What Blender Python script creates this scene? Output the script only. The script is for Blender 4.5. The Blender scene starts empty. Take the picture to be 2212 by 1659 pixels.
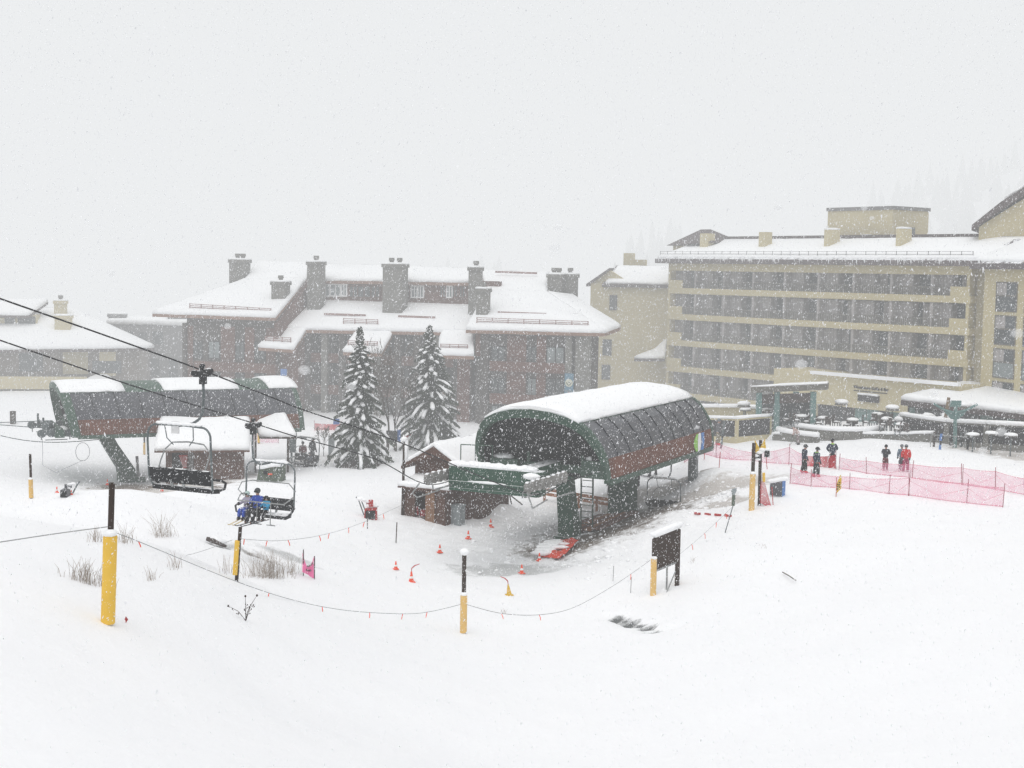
import bpy, bmesh, math, random
import numpy as np
from mathutils import Vector, Matrix, noise
random.seed(11); rng = np.random.default_rng(5)
SC = bpy.context.scene
COL = SC.collection
V = Vector
# ---------------------------------------------------------------- camera frame
FPX = 3100.0; CXP, CYP = 1106.0, 829.5
CAM = V((0, 0, 17.0)); PITCH = math.atan(249.5/FPX); ROLL = math.radians(0.9)
F_ = V((0, math.cos(PITCH), -math.sin(PITCH))); R0 = V((1, 0, 0)); U0 = V((0, math.sin(PITCH), math.cos(PITCH)))
R_ = math.cos(ROLL)*R0 + math.sin(ROLL)*U0; U_ = -math.sin(ROLL)*R0 + math.cos(ROLL)*U0
cd = bpy.data.cameras.new('Camera'); cam = bpy.data.objects.new('Camera', cd); COL.objects.link(cam)
m = Matrix.Identity(4)
for i in range(3):
    m[i][0], m[i][1], m[i][2], m[i][3] = R_[i], U_[i], -F_[i], CAM[i]
cam.matrix_world = m
cd.sensor_width = 36.0; cd.lens = 36.0*FPX/2212.0; cd.clip_start = 0.5; cd.clip_end = 6000
SC.camera = cam
def ray(x, y): return F_ + R_*((x-CXP)/FPX) - U_*((y-CYP)/FPX)
def W(x, y, D): return CAM + ray(x, y)*D          # survey helper: photo point -> place at distance D
# ---------------------------------------------------------------- mesh builder
def wloc(o):
    v = V((0, 0, 0))
    while o is not None:
        v = v + o.location; o = o.parent
    return v
class MB:
    def __init__(s): s.v = []; s.f = []; s.mi = []; s.cur = 0
    def add(s, vs, fs):
        b = len(s.v); s.v += [tuple(p) for p in vs]
        for f in fs: s.f.append([i+b for i in f]); s.mi.append(s.cur)
    def hexa(s, p):   # 8 points: bottom 0-3, top 4-7
        s.add(p, [(3,2,1,0),(4,5,6,7),(0,1,5,4),(1,2,6,5),(2,3,7,6),(3,0,4,7)])
    def box(s, c, size, rot=0.0):
        c = V(c); hx, hy, hz = size[0]/2, size[1]/2, size[2]/2; ca, sa = math.cos(rot), math.sin(rot)
        P = []
        for z in (-hz, hz):
            for x, y in ((-hx,-hy),(hx,-hy),(hx,hy),(-hx,hy)):
                P.append(c+V((x*ca-y*sa, x*sa+y*ca, z)))
        s.hexa(P)
    def beam(s, p, q, w, h, up=V((0,0,1))):
        p, q = V(p), V(q); d = (q-p).normalized(); a = d.cross(up)
        if a.length < 1e-3: a = d.cross(V((0,1,0)))
        a.normalize(); b = a.cross(d).normalized()
        P = []
        for o in (p, q):
            P += [o-a*w/2-b*h/2, o+a*w/2-b*h/2, o+a*w/2+b*h/2, o-a*w/2+b*h/2]
        s.add(P, [(0,1,2,3),(7,6,5,4),(0,4,5,1),(1,5,6,2),(2,6,7,3),(3,7,4,0)])
    def tube(s, pts, r, n=6, r2=None, cap=True):
        pts = [V(p) for p in pts]; k = len(pts); B = []
        prev = None
        for i, p in enumerate(pts):
            d = (pts[min(i+1,k-1)]-pts[max(i-1,0)])
            if d.length < 1e-9: d = V((0,0,1))
            d.normalize()
            if prev is None:
                a = d.cross(V((0,0,1)))
                if a.length < 1e-2: a = d.cross(V((0,1,0)))
            else: a = prev - d*prev.dot(d)
            a.normalize(); prev = a; b = d.cross(a)
            if isinstance(r, (list, tuple)): rr = r[i]
            else: rr = r if r2 is None else r+(r2-r)*i/max(1,k-1)
            for j in range(n):
                t = 2*math.pi*j/n
                B.append(p+a*math.cos(t)*rr+b*math.sin(t)*rr)
        fs = []
        for i in range(k-1):
            for j in range(n):
                fs.append((i*n+j, i*n+(j+1)%n, (i+1)*n+(j+1)%n, (i+1)*n+j))
        if cap: fs.append(tuple(range(n))[::-1]); fs.append(tuple((k-1)*n+j for j in range(n)))
        s.add(B, fs)
    def poly(s, pts): s.add(pts, [tuple(range(len(pts)))])
    def prism(s, pts, ext):
        ext = V(ext); n = len(pts); P = [V(p) for p in pts]+[V(p)+ext for p in pts]
        s.add(P, [tuple(range(n))[::-1], tuple(range(n,2*n))]+[(i,(i+1)%n,(i+1)%n+n,i+n) for i in range(n)])
    def ball(s, c, r, sc=(1,1,1), seg=10, ring=6, jit=0.0, rot=0.0):
        c = V(c); P = [c+V((0,0,r*sc[2]))]; ca, sa = math.cos(rot), math.sin(rot)
        for i in range(1, ring):
            t = math.pi*i/ring
            for j in range(seg):
                a = 2*math.pi*j/seg; k = 1+random.uniform(-jit, jit)
                x, y = math.sin(t)*math.cos(a)*r*sc[0]*k, math.sin(t)*math.sin(a)*r*sc[1]*k
                P.append(c+V((x*ca-y*sa, x*sa+y*ca, math.cos(t)*r*sc[2]*k)))
        P.append(c-V((0,0,r*sc[2]))); L = len(P)-1
        fs = [(0,1+j,1+(j+1)%seg) for j in range(seg)]
        for i in range(ring-2):
            for j in range(seg):
                a = 1+i*seg; fs.append((a+j, a+seg+j, a+seg+(j+1)%seg, a+(j+1)%seg))
        a = 1+(ring-2)*seg
        fs += [(L, a+(j+1)%seg, a+j) for j in range(seg)]
        s.add(P, fs)
    def snow_slab(s, pts, th=0.35, ins=0.3, step=0.9, jag=0.14):
        pts = [V(p) for p in pts]; c = sum(pts, V((0,0,0)))/len(pts); R = []
        n = len(pts)
        for i in range(n):
            p, q = pts[i], pts[(i+1)%n]; k = max(1, int((q-p).length/step))
            for j in range(k): R.append(p.lerp(q, j/k))
        N = len(R); up = V((0,0,1)); A = []; B = []; D = []
        for p in R:
            d = (c-p); d.z *= 1; L = d.length or 1; j = random.uniform(-jag, jag)
            A.append(p+d/L*(0.02)+up*random.uniform(-jag*.8, 0.02)); B.append(p+d/L*(j*.5-.03)+up*th*random.uniform(.5,.75)); D.append(p+d*min(.45, ins/L)+up*th*random.uniform(.93,1.07))
        P = A+B+D; fs = []
        for i in range(N):
            k = (i+1)%N
            fs += [(i,k,k+N,i+N), (i+N,k+N,k+2*N,i+2*N)]
        fs.append(tuple(range(2*N,3*N))); fs.append(tuple(range(N))[::-1])
        s.add(P, fs)
    def build(s, name, mats, parent=None, smooth=False, local=False, kind=None):
        me = bpy.data.meshes.new(name)
        off = V((0,0,0)) if (local or parent is None) else wloc(parent)
        vs = s.v if off.length == 0 else [(a-off.x, b-off.y, c-off.z) for a, b, c in s.v]
        me.from_pydata(vs, [], s.f)
        if not isinstance(mats, (list, tuple)): mats = [mats]
        for q in mats: me.materials.append(q)
        if len(mats) > 1: me.polygons.foreach_set('material_index', s.mi)
        if smooth: me.polygons.foreach_set('use_smooth', [True]*len(s.f))
        me.update()
        o = bpy.data.objects.new(name, me); COL.objects.link(o)
        if parent is not None: o.parent = parent
        if kind: o['kind'] = kind
        return o
def tag(o, label=None, cat=None, group=None, kind=None):
    if label: o['label'] = label
    if cat: o['category'] = cat
    if group: o['group'] = group
    if kind: o['kind'] = kind
    return o
def thing(name, loc, label, cat, group=None, rotz=0.0):
    o = bpy.data.objects.new(name, None); COL.objects.link(o); o.empty_display_size = .3
    o.location = loc; o.rotation_euler = (0, 0, rotz)
    return tag(o, label, cat, group)
KIDS = {}
def copy_tree(o, parent=None):
    c = o.copy(); COL.objects.link(c)
    if parent is not None: c.parent = parent
    for ch in list(o.children): copy_tree(ch, c)
    return c
# ---------------------------------------------------------------- materials
def mat(name, col, rough=.8, var=.18, scale=1.5, metal=0.0, bump=0.0, planks=None, snowy=0.0):
    mt = bpy.data.materials.new(name); mt.use_nodes = True; nt = mt.node_tree; N, L = nt.nodes, nt.links
    b = N['Principled BSDF']; b.inputs['Roughness'].default_value = rough; b.inputs['Metallic'].default_value = metal
    b.inputs['Specular IOR Level'].default_value = .25
    tc = N.new('ShaderNodeTexCoord'); nz = N.new('ShaderNodeTexNoise'); nz.inputs['Scale'].default_value = scale
    nz.inputs['Detail'].default_value = 5; L.new(tc.outputs['Object'], nz.inputs['Vector'])
    mx = N.new('ShaderNodeMix'); mx.data_type = 'RGBA'; L.new(nz.outputs['Fac'], mx.inputs['Factor'])
    mx.inputs['A'].default_value = (*[max(0,c*(1-var*1.6)) for c in col], 1); mx.inputs['B'].default_value = (*[min(1,c*(1+var*1.6)) for c in col], 1)
    out = mx.outputs['Result']
    if planks:
        wv = N.new('ShaderNodeTexWave'); wv.bands_direction = planks[0]; wv.inputs['Scale'].default_value = planks[1]; wv.inputs['Distortion'].default_value = .4
        L.new(tc.outputs['Object'], wv.inputs['Vector'])
        m2 = N.new('ShaderNodeMix'); m2.data_type = 'RGBA'; m2.blend_type = 'MULTIPLY'; m2.inputs['Factor'].default_value = planks[2]
        L.new(out, m2.inputs['A']); L.new(wv.outputs['Color'], m2.inputs['B']); out = m2.outputs['Result']
    if snowy:
        geo = N.new('ShaderNodeNewGeometry'); sp = N.new('ShaderNodeSeparateXYZ'); L.new(geo.outputs['Normal'], sp.inputs[0])
        n2 = N.new('ShaderNodeTexNoise'); n2.inputs['Scale'].default_value = 3.0; L.new(tc.outputs['Object'], n2.inputs['Vector'])
        ad = N.new('ShaderNodeMath'); ad.operation = 'ADD'; L.new(sp.outputs['Z'], ad.inputs[0]); L.new(n2.outputs['Fac'], ad.inputs[1])
        mr = N.new('ShaderNodeMapRange'); mr.inputs['From Min'].default_value = 1.45-snowy*.5; mr.inputs['From Max'].default_value = 1.55-snowy*.4; L.new(ad.outputs[0], mr.inputs['Value'])
        m3 = N.new('ShaderNodeMix'); m3.data_type = 'RGBA'; L.new(mr.outputs[0], m3.inputs['Factor']); L.new(out, m3.inputs['A']); m3.inputs['B'].default_value = (.85,.86,.88,1); out = m3.outputs['Result']
    L.new(out, b.inputs['Base Color'])
    if bump:
        bp = N.new('ShaderNodeBump'); bp.inputs['Strength'].default_value = bump; bp.inputs['Distance'].default_value = .1; L.new(nz.outputs['Fac'], bp.inputs['Height']); L.new(bp.outputs[0], b.inputs['Normal'])
    return mt
M = {}
def mk(k, *a, **kw): M[k] = mat(k, *a, **kw)
mk('snow', (.91,.92,.93), .65, .012, .9, bump=.3)
mk('green', (.036,.078,.055), .5, .2, 1.2, snowy=.0)
mk('green_pale', (.06,.105,.08), .5, .2, 1.2)  # paler green: far terminal's haze put into the colour; near fittings share it
mk('green_beam', (.025,.072,.046), .5, .2, 1.5, snowy=.35)
mk('panel_grey', (.085,.088,.10), .35, .25, .9)
mk('seam', (.02,.022,.028), .6, .1)
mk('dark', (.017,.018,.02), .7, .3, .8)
mk('siding', (.20,.088,.06), .8, .3, .8, planks=('Y', 2.6, .5))
mk('hut_wood', (.115,.06,.044), .85, .3, 1.5, planks=('X', 3.0, .4))
mk('cabin_wood', (.15,.08,.06), .85, .25, 1.5, planks=('X', 3.0, .4))
mk('door_wood', (.24,.13,.075), .8, .2, 2, planks=('X', 2.0, .25))
mk('orange_wood', (.33,.13,.055), .8, .3, 1.5)
mk('steel', (.27,.28,.28), .5, .2, 3, metal=.3)
mk('dark_steel', (.12,.14,.145), .5, .2, 3, metal=.2)
mk('sheave', (.20,.195,.185), .6, .3, 3, snowy=.5)
mk('black', (.012,.013,.015), .6, .3, 3)
mk('seat', (.014,.015,.018), .6, .3, 3, snowy=.16)
mk('rope', (.02,.02,.022), .8, .2, 8)
mk('post_wood', (.035,.02,.014), .9, .3, 3, bump=.4)
mk('yellow_pad', (.80,.50,.06), .7, .07, 2.0, bump=.15)
mk('pale_pad', (.72,.47,.16), .7, .08, 2.0, bump=.1)
mk('cone', (.80,.09,.035), .6, .12, 5)
mk('white_band', (.8,.8,.8), .6, .05, 3)
mk('red', (.42,.035,.035), .6, .2, 2.0)
mk('red_tarp', (.60,.06,.03), .7, .25, 2.5)
mk('pink', (.85,.16,.38), .7, .1, 2)
mk('pink_bright', (.90,.20,.42), .7, .1, 2)
mk('flag_yellow', (.66,.42,.03), .7, .15, 3)
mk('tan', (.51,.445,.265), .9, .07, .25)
mk('tan_shade', (.37,.325,.205), .9, .08, .4)  # darker copy of tan, the shade of set-back walls put into it
mk('cream', (.52,.455,.28), .9, .07, .3)
mk('mauve', (.20,.175,.165), .9, .12, .6)
mk('curtain', (.36,.34,.335), .8, .12, .8, planks=('X', 1.5, .15))
mk('glass', (.07,.08,.085), .3, .6, .5)
mk('glass_pale', (.20,.23,.235), .35, .35, .5)
mk('rail', (.135,.128,.112), .6, .3, 2)
mk('roof_brown', (.10,.075,.075), .9, .2, 1.0, planks=('X', 1.5, .3))
mk('eave', (.115,.095,.10), .9, .4, 1.5, snowy=.3)
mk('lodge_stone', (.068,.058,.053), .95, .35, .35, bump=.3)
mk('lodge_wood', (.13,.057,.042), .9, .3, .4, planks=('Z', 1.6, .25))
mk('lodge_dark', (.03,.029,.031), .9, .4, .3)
mk('fascia', (.25,.145,.105), .85, .2, 1)
mk('chimney', (.17,.165,.15), .95, .2, .9, bump=.3)
mk('guard', (.30,.19,.18), .8, .2, 1)
mk('grey_wall', (.17,.165,.165), .9, .15, .3)
mk('house_brown', (.17,.145,.125), .9, .2, .4)
mk('teal', (.11,.20,.19), .7, .15, .8)
mk('stone_wall', (.16,.155,.14), .95, .3, .9, bump=.3)
mk('trunk', (.045,.035,.028), .95, .3, 4, bump=.5)
mk('twig', (.12,.10,.085), .95, .3, 4)
mk('needle', (.062,.078,.055), .9, .45, 1.2, snowy=.24)
mk('grass', (.36,.31,.27), .95, .25, 4)
mk('bush', (.075,.06,.055), .95, .4, 2)
mk('banner_blue', (.085,.19,.27), .7, .15, 2)
mk('sky_blue', (.10,.22,.50), .7, .1, 2)
mk('lime', (.28,.55,.10), .7, .1, 2)
mk('bin', (.25,.28,.29), .5, .15, 3)
mk('machine_green', (.10,.125,.095), .8, .3, 2, snowy=.2)
mk('blue_box', (.03,.10,.32), .6, .15, 3)
mk('wood_pole', (.22,.15,.09), .9, .2, 4)
mk('skin', (.45,.25,.18), .6, .05, 8)
mk('net_pole', (.33,.09,.12), .7, .2, 3)
mk('grip', (.03,.032,.034), .6, .3, 4, snowy=.25)
mk('slab', (.32,.29,.27), .9, .3, .8)
def sheer(name, col, a):
    mt = bpy.data.materials.new(name); mt.use_nodes = True; N, L = mt.node_tree.nodes, mt.node_tree.links; N.clear()
    o = N.new('ShaderNodeOutputMaterial'); mx = N.new('ShaderNodeMixShader'); t = N.new('ShaderNodeBsdfTransparent')
    d = N.new('ShaderNodeBsdfDiffuse'); tl = N.new('ShaderNodeBsdfTranslucent'); m2 = N.new('ShaderNodeMixShader')
    d.inputs[0].default_value = (*col,1); tl.inputs[0].default_value = (*col,1); m2.inputs[0].default_value = .45
    L.new(d.outputs[0], m2.inputs[1]); L.new(tl.outputs[0], m2.inputs[2])
    tc = N.new('ShaderNodeTexCoord'); nz = N.new('ShaderNodeTexNoise'); nz.inputs['Scale'].default_value = .9; nz.inputs['Detail'].default_value = 4
    L.new(tc.outputs['Object'], nz.inputs['Vector'])
    mr = N.new('ShaderNodeMapRange'); mr.inputs['From Min'].default_value = .3; mr.inputs['From Max'].default_value = .7; mr.inputs['To Min'].default_value = a*.65; mr.inputs['To Max'].default_value = min(1, a*1.35)
    L.new(nz.outputs['Fac'], mr.inputs['Value']); L.new(mr.outputs[0], mx.inputs[0]); L.new(t.outputs[0], mx.inputs[1]); L.new(m2.outputs[0], mx.inputs[2]); L.new(mx.outputs[0], o.inputs[0])
    M[name] = mt
sheer('net', (.86,.29,.45), .35); sheer('net_edge', (.80,.17,.28), .38); sheer('net_red', (.62,.05,.07), .72)
mf = bpy.data.materials.new('flake'); mf.use_nodes = True; N, L = mf.node_tree.nodes, mf.node_tree.links; N.clear()
o = N.new('ShaderNodeOutputMaterial'); a_ = N.new('ShaderNodeBsdfDiffuse'); b_ = N.new('ShaderNodeBsdfTranslucent'); x_ = N.new('ShaderNodeMixShader')
a_.inputs[0].default_value = (.95,.96,.98,1); b_.inputs[0].default_value = (.95,.96,.98,1); x_.inputs[0].default_value = .5
L.new(a_.outputs[0], x_.inputs[1]); L.new(b_.outputs[0], x_.inputs[2]); L.new(x_.outputs[0], o.inputs[0]); M['flake'] = mf
# soft snow clump seen near by: fluffy, thins out to its rim
mc = bpy.data.materials.new('fluffy_flake'); mc.use_nodes = True; N, L = mc.node_tree.nodes, mc.node_tree.links; N.clear()
o = N.new('ShaderNodeOutputMaterial'); lw = N.new('ShaderNodeLayerWeight'); lw.inputs['Blend'].default_value = .5; t = N.new('ShaderNodeBsdfTransparent'); d = N.new('ShaderNodeBsdfTranslucent'); d.inputs[0].default_value = (.95,.96,.97,1)
d2 = N.new('ShaderNodeBsdfDiffuse'); d2.inputs[0].default_value = (.95,.96,.97,1); dm = N.new('ShaderNodeMixShader'); L.new(d.outputs[0], dm.inputs[1]); L.new(d2.outputs[0], dm.inputs[2])
mr = N.new('ShaderNodeMapRange'); mr.inputs['From Min'].default_value = .05; mr.inputs['From Max'].default_value = .95; mr.inputs['To Min'].default_value = .30; mr.inputs['To Max'].default_value = 0; L.new(lw.outputs['Facing'], mr.inputs['Value'])
x_ = N.new('ShaderNodeMixShader'); L.new(mr.outputs[0], x_.inputs[0]); L.new(t.outputs[0], x_.inputs[1]); L.new(dm.outputs[0], x_.inputs[2]); L.new(x_.outputs[0], o.inputs[0]); M['fluffy'] = mc
class Fr:    # a building's own plan: u along the front, n into it, z up
    def __init__(s, ox, oy, ux, uy, oz=0.0):
        l = math.hypot(ux, uy); s.o = V((ox, oy, oz)); s.u = V((ux/l, uy/l, 0)); s.n = V((-uy/l, ux/l, 0))
        s.ang = math.atan2(uy, ux)
    def p(s, u, n, z): return s.o + s.u*u + s.n*n + V((0,0,z))
    def pix(s, x, y, n=0.0):
        r = ray(x, y); o = s.o + s.n*n; t = (o-CAM).dot(s.n)/r.dot(s.n); q = CAM+r*t-s.o
        return q.dot(s.u), q.z
    def at(s, x, y, n=0.0):
        u, z = s.pix(x, y, n); return s.p(u, n, z)
    def box(s, mb, u0, u1, n0, n1, z0, z1):
        mb.hexa([s.p(u0,n0,z0),s.p(u1,n0,z0),s.p(u1,n1,z0),s.p(u0,n1,z0),s.p(u0,n0,z1),s.p(u1,n0,z1),s.p(u1,n1,z1),s.p(u0,n1,z1)])
SKY, SUN, SIG, SIG1, SIG2 = 0.137, 1.05, 0.0011, 0.0038, 0.0165
FOG = (.845,.86,.872)
NF = ((45000, 9, 30, .007, .028, 2.0), (170000, 30, 62, .020, .054, 1.6), (160000, 62, 140, .038, .095, 1.4))
# ---------------------------------------------------------------- snow ground
CP = [(0,905,142),(0,1000,118),(68,1075,99),(265,1045,118),(300,1078,102),(440,1042,105),(620,1040,108),(775,1003,123),(900,960,134),
(930,1121,98),(1075,1108,104),(1230,1168,94),(1200,1203,89),(855,1227,84),(1125,1237,84.5),(1001,1367,69),(1410,1287,76),(1380,1352,70),
(1480,1092,98),(1622,1101,91.5),(1800,1014,101),(1950,1020,101),(2060,1092,90),(2212,1085,90),(1600,947,126),(1900,950,119),(2212,985,112),
(2000,1300,60.5),(2212,1659,37),(1106,1659,42),(1106,1500,53),(600,1500,42),(238,1347,39),(0,1659,27),(0,1345,36),(300,1160,57),(513,1257,63.5),
(665,1250,70),(0,1150,62),(0,1075,86),(800,1128,93),(1700,1450,52),(1600,1200,79),(1400,1500,54),(1700,1100,90),(420,1300,45),(650,1100,93),
(1341,1114,104),(1290,1050,112),(1450,1010,116),(1106,930,142),(430,1100,80),(2212,1300,59),(1000,1060,112)]
cp = np.array([W(*c)[:] for c in CP])
ext = []
for x in (-160,-80,0,80,160):
    for y in (190, 260): ext.append((x, y, 1.0 if x < 0 else 2.5))
for x in (-60, 60): ext.append((x, 5, 9.0 if x < 0 else 5.5)); ext.append((x*1.7, 60, 6.0 if x < 0 else 3.5)); ext.append((x*1.8,120, 0.5 if x<0 else 3.2))
ext.append((0, -10, 7.0))
cp = np.vstack([cp, np.array(ext)])
def tps(r2): return np.where(r2 > 1e-9, .5*r2*np.log(np.maximum(r2,1e-9)), 0)
n_ = len(cp); A = np.zeros((n_+3, n_+3)); d2 = ((cp[:,None,:2]-cp[None,:,:2])**2).sum(-1)/900.0
A[:n_,:n_] = tps(d2)+np.eye(n_)*.012; A[:n_,n_] = 1; A[:n_,n_+1:] = cp[:,:2]/30; A[n_,:n_] = 1; A[n_+1:,:n_] = cp[:,:2].T/30
sol = np.linalg.solve(A, np.concatenate([cp[:,2], [0,0,0]]))
MOUNDS = []
def H0(X, Y):
    X = np.asarray(X, float); Y = np.asarray(Y, float)
    x = np.clip(X, -110, 120); y = np.clip(Y, -5, 205)
    out = sol[n_] + sol[n_+1]*x/30 + sol[n_+2]*y/30
    for i in range(n_): out = out + sol[i]*tps(((x-cp[i,0])**2+(y-cp[i,1])**2)/900.0)
    t = np.clip((Y-195)/260, 0, 1); t = t*t*(3-2*t)
    q = np.clip((X+90)/260, 0, 1)
    out = out + t*(14+95*q*q) + np.clip(Y-450, 0, 2000)*(.05+.25*q)
    for mx, my, rx, h in MOUNDS: out = out + h*np.exp(-((X-mx)**2+(Y-my)**2)/(rx*rx))
    return out
DS = np.concatenate([np.arange(18, 150, .1), np.arange(150, 420, 1.0)])
def G(x, y):
    r = ray(x, y); P = np.array(CAM)[None]+DS[:,None]*np.array(r)[None]
    h = H0(P[:,0], P[:,1])-P[:,2]; i = int(np.argmax(h >= 0))
    if i == 0: return V(P[0])
    a, b = h[i-1], h[i]; t = -a/(b-a) if b != a else 0
    return V(P[i-1]*(1-t)+P[i]*t)
for px, py, r, h in [(1545,1005,2.2,.8),(1525,1045,2.6,1.0),(1560,1040,2.0,.7),(1495,1010,2.2,.6),(1515,985,1.2,.7),(1570,1075,2.0,.5),(1640,1085,1.4,.35),(1690,1068,1.2,.3),
                     (1300,1190,2.5,.35),(1420,1135,2.4,.5),(1480,1120,2.0,.4),(1370,1160,2.0,.4),(1080,1110,1.6,.8),(1000,1128,2.0,.2),(690,940,4.0,.8),(660,965,3,.5),(300,1100,5,.7),(420,1075,4,.5),(240,1085,4,.4)]:
    g = G(px, py); MOUNDS.append((g.x, g.y, r, h))
def zg(x, y): return float(H0(x, y))
def onto(p, dz=0.0): return V((p[0], p[1], zg(p[0], p[1])+dz))
# bare and slushy ground, by place: (pixel centre, half sizes along photo x / y, strength, channel)
PATCH = [(1215,1185,75,22,1.0,0),(1290,1160,85,22,1.0,0),(1360,1125,50,18,.9,0),(1330,1140,60,16,.8,0),(1160,1195,50,12,.75,0),(1400,1145,60,10,.55,0),
 (1090,1232,135,15,.95,1),(1230,1215,80,13,.5,1),(1180,1230,60,10,.6,1),
 (1400,1068,90,16,1.15,2),(1480,1082,110,17,1.2,2),(1560,1090,60,12,1.05,2),(1350,1095,60,14,.7,2),(1240,1080,60,14,.55,2),(1460,1100,90,8,.6,0),
 (1332,1329,10,4,1.1,3),(1345,1334,12,4,1.2,3),(1360,1340,13,4,1.2,3),(1376,1346,14,4,1.2,3),(1392,1352,14,4,1.2,3),(1408,1358,14,4,1.2,3),(1428,1359,16,3,1.0,3),(1452,1354,16,3,.9,3),(1405,1345,12,3,.7,3),
 (475,1172,20,5,1.0,3),(520,1182,40,5,.8,1),(560,1195,28,6,.9,0),(580,1203,30,5,.9,3),(620,1201,34,8,.95,1),(590,1210,24,5,.9,0),
 (265,1052,60,9,.9,0),(230,1056,50,7,.7,2),(330,1052,50,8,.9,0),(395,1048,60,8,.9,2),(470,1045,40,6,.7,0),(580,1020,60,22,.55,2),(690,992,70,14,.5,2),(640,1000,50,14,.6,2),(775,1002,50,9,.9,0),
 (2130,970,90,10,.9,2),(2200,985,70,12,.9,2),(2160,960,90,5,.6,2)]
def grid(a, b, c, d, st):
    lo = [a-(a-c)*0]; 
xs = np.concatenate([-np.geomspace(900, 64, 26), np.arange(-62, 62.1, .5), np.geomspace(64, 900, 26)])
ys = np.concatenate([np.arange(-14, 22, 3.0), np.arange(24, 150, .5), np.arange(150, 215, 2.5), np.geomspace(216, 1600, 40)])
XX, YY = np.meshgrid(xs, ys); ZZ = H0(XX, YY)
fr = np.random.default_rng(3)
near = (YY < 160) & (np.abs(XX) < 66)
nz = np.zeros_like(ZZ)
for i in range(XX.shape[0]):
    for j in range(XX.shape[1]):
        if near[i,j]:
            p = V((XX[i,j]*.22, YY[i,j]*.22, 0)); nz[i,j] = .10*noise.noise(p)+.05*noise.noise(p*3.1)+.02*noise.noise(p*8.0)
def pxy(X, Y, Z):
    P = np.stack([X, Y, Z-17.0], -1); d = P@np.array(F_); d = np.where(np.abs(d)<1e-3, 1e-3, d)
    return CXP+FPX*(P@np.array(R_))/d, CYP-FPX*(P@np.array(U_))/d, d
px, py, dd = pxy(XX, YY, ZZ)
colr = np.zeros(XX.shape+(4,)); rough = np.zeros_like(ZZ)
for x, y, hx, hy, st, ch in PATCH:
    g = G(x, y); gx = G(x+hx, y); gy = G(x, y-hy); rx = max(.5,(gx-g).length); ry = max(.5,(gy-g).length)
    w = st*np.exp(-(((XX-g.x)/rx)**2+((YY-g.y)/ry)**2)**1.3)
    w[dd < 5] = 0
    colr[...,ch] = np.maximum(colr[...,ch], w); rough = np.maximum(rough, w)
tz = np.clip(1-np.hypot((XX-3)/16, (YY-95)/15), 0, 1)      # trampled ground around the near lift
lump = np.zeros_like(ZZ)
idx = np.argwhere((rough > .1) | (tz > 0))
for i, j in idx:
    p = V((XX[i,j]*1.1, YY[i,j]*1.1, 4)); lump[i,j] = noise.noise(p)*.7+noise.noise(p*2.3)*.5
ZZ = ZZ+nz+lump*(.16*np.clip(rough,0,1)+.17*np.clip(tz*2,0,1))-np.clip(colr[...,3],0,1)*.45
nr, nc = XX.shape
vs = np.stack([XX, YY, ZZ], -1).reshape(-1,3)
I = np.arange(nr*nc).reshape(nr,nc); fs = np.stack([I[:-1,:-1], I[:-1,1:], I[1:,1:], I[1:,:-1]], -1).reshape(-1,4)
me = bpy.data.meshes.new('snow_ground'); me.from_pydata(vs.tolist(), [], fs.tolist())
tr_ = me.attributes.new('tramp','FLOAT','POINT'); tr_.data.foreach_set('value', np.clip(np.maximum(tz*1.9, .9*np.exp(-(((XX-13)/9)**2+((YY-103)/9)**2))), 0, 1).reshape(-1).astype(np.float32))
ca = me.color_attributes.new('patch', 'FLOAT_COLOR', 'POINT'); ca.data.foreach_set('color', colr.reshape(-1).astype(np.float32))
me.polygons.foreach_set('use_smooth', [True]*len(fs))
gm = bpy.data.materials.new('snow_ground'); gm.use_nodes = True; N, L = gm.node_tree.nodes, gm.node_tree.links; bs = N['Principled BSDF']; bs.inputs['Roughness'].default_value = .7; bs.inputs['Specular IOR Level'].default_value = .2
at = N.new('ShaderNodeAttribute'); at.attribute_name = 'patch'; sp = N.new('ShaderNodeSeparateColor'); L.new(at.outputs['Color'], sp.inputs[0])
tc = N.new('ShaderNodeTexCoord')
def ns(sc, det=6, rough=.6):
    n = N.new('ShaderNodeTexNoise'); n.inputs['Scale'].default_value = sc; n.inputs['Detail'].default_value = det; n.inputs['Roughness'].default_value = rough; L.new(tc.outputs['Object'], n.inputs['Vector']); return n.outputs['Fac']
n1, n2, n3 = ns(1.1, 8, .7), ns(.35), ns(4.0, 4)
base = N.new('ShaderNodeMix'); base.data_type = 'RGBA'; base.inputs['A'].default_value = (.885,.895,.915,1); base.inputs['B'].default_value = (.925,.93,.94,1); L.new(n2, base.inputs['Factor'])
ta = N.new('ShaderNodeAttribute'); ta.attribute_name = 'tramp'; n5 = ns(.8, 9, .75); tm_ = N.new('ShaderNodeMath'); tm_.operation = 'MULTIPLY'; L.new(ta.outputs['Fac'], tm_.inputs[0])
tr2 = N.new('ShaderNodeMapRange'); L.new(n5, tr2.inputs['Value']); tr2.inputs['From Min'].default_value = .38; tr2.inputs['From Max'].default_value = .66; L.new(tr2.outputs[0], tm_.inputs[1])
tx = N.new('ShaderNodeMix'); tx.data_type = 'RGBA'; L.new(tm_.outputs[0], tx.inputs['Factor']); L.new(base.outputs['Result'], tx.inputs['A']); tx.inputs['B'].default_value = (.76,.77,.78,1)
cur = tx.outputs['Result']
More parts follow.
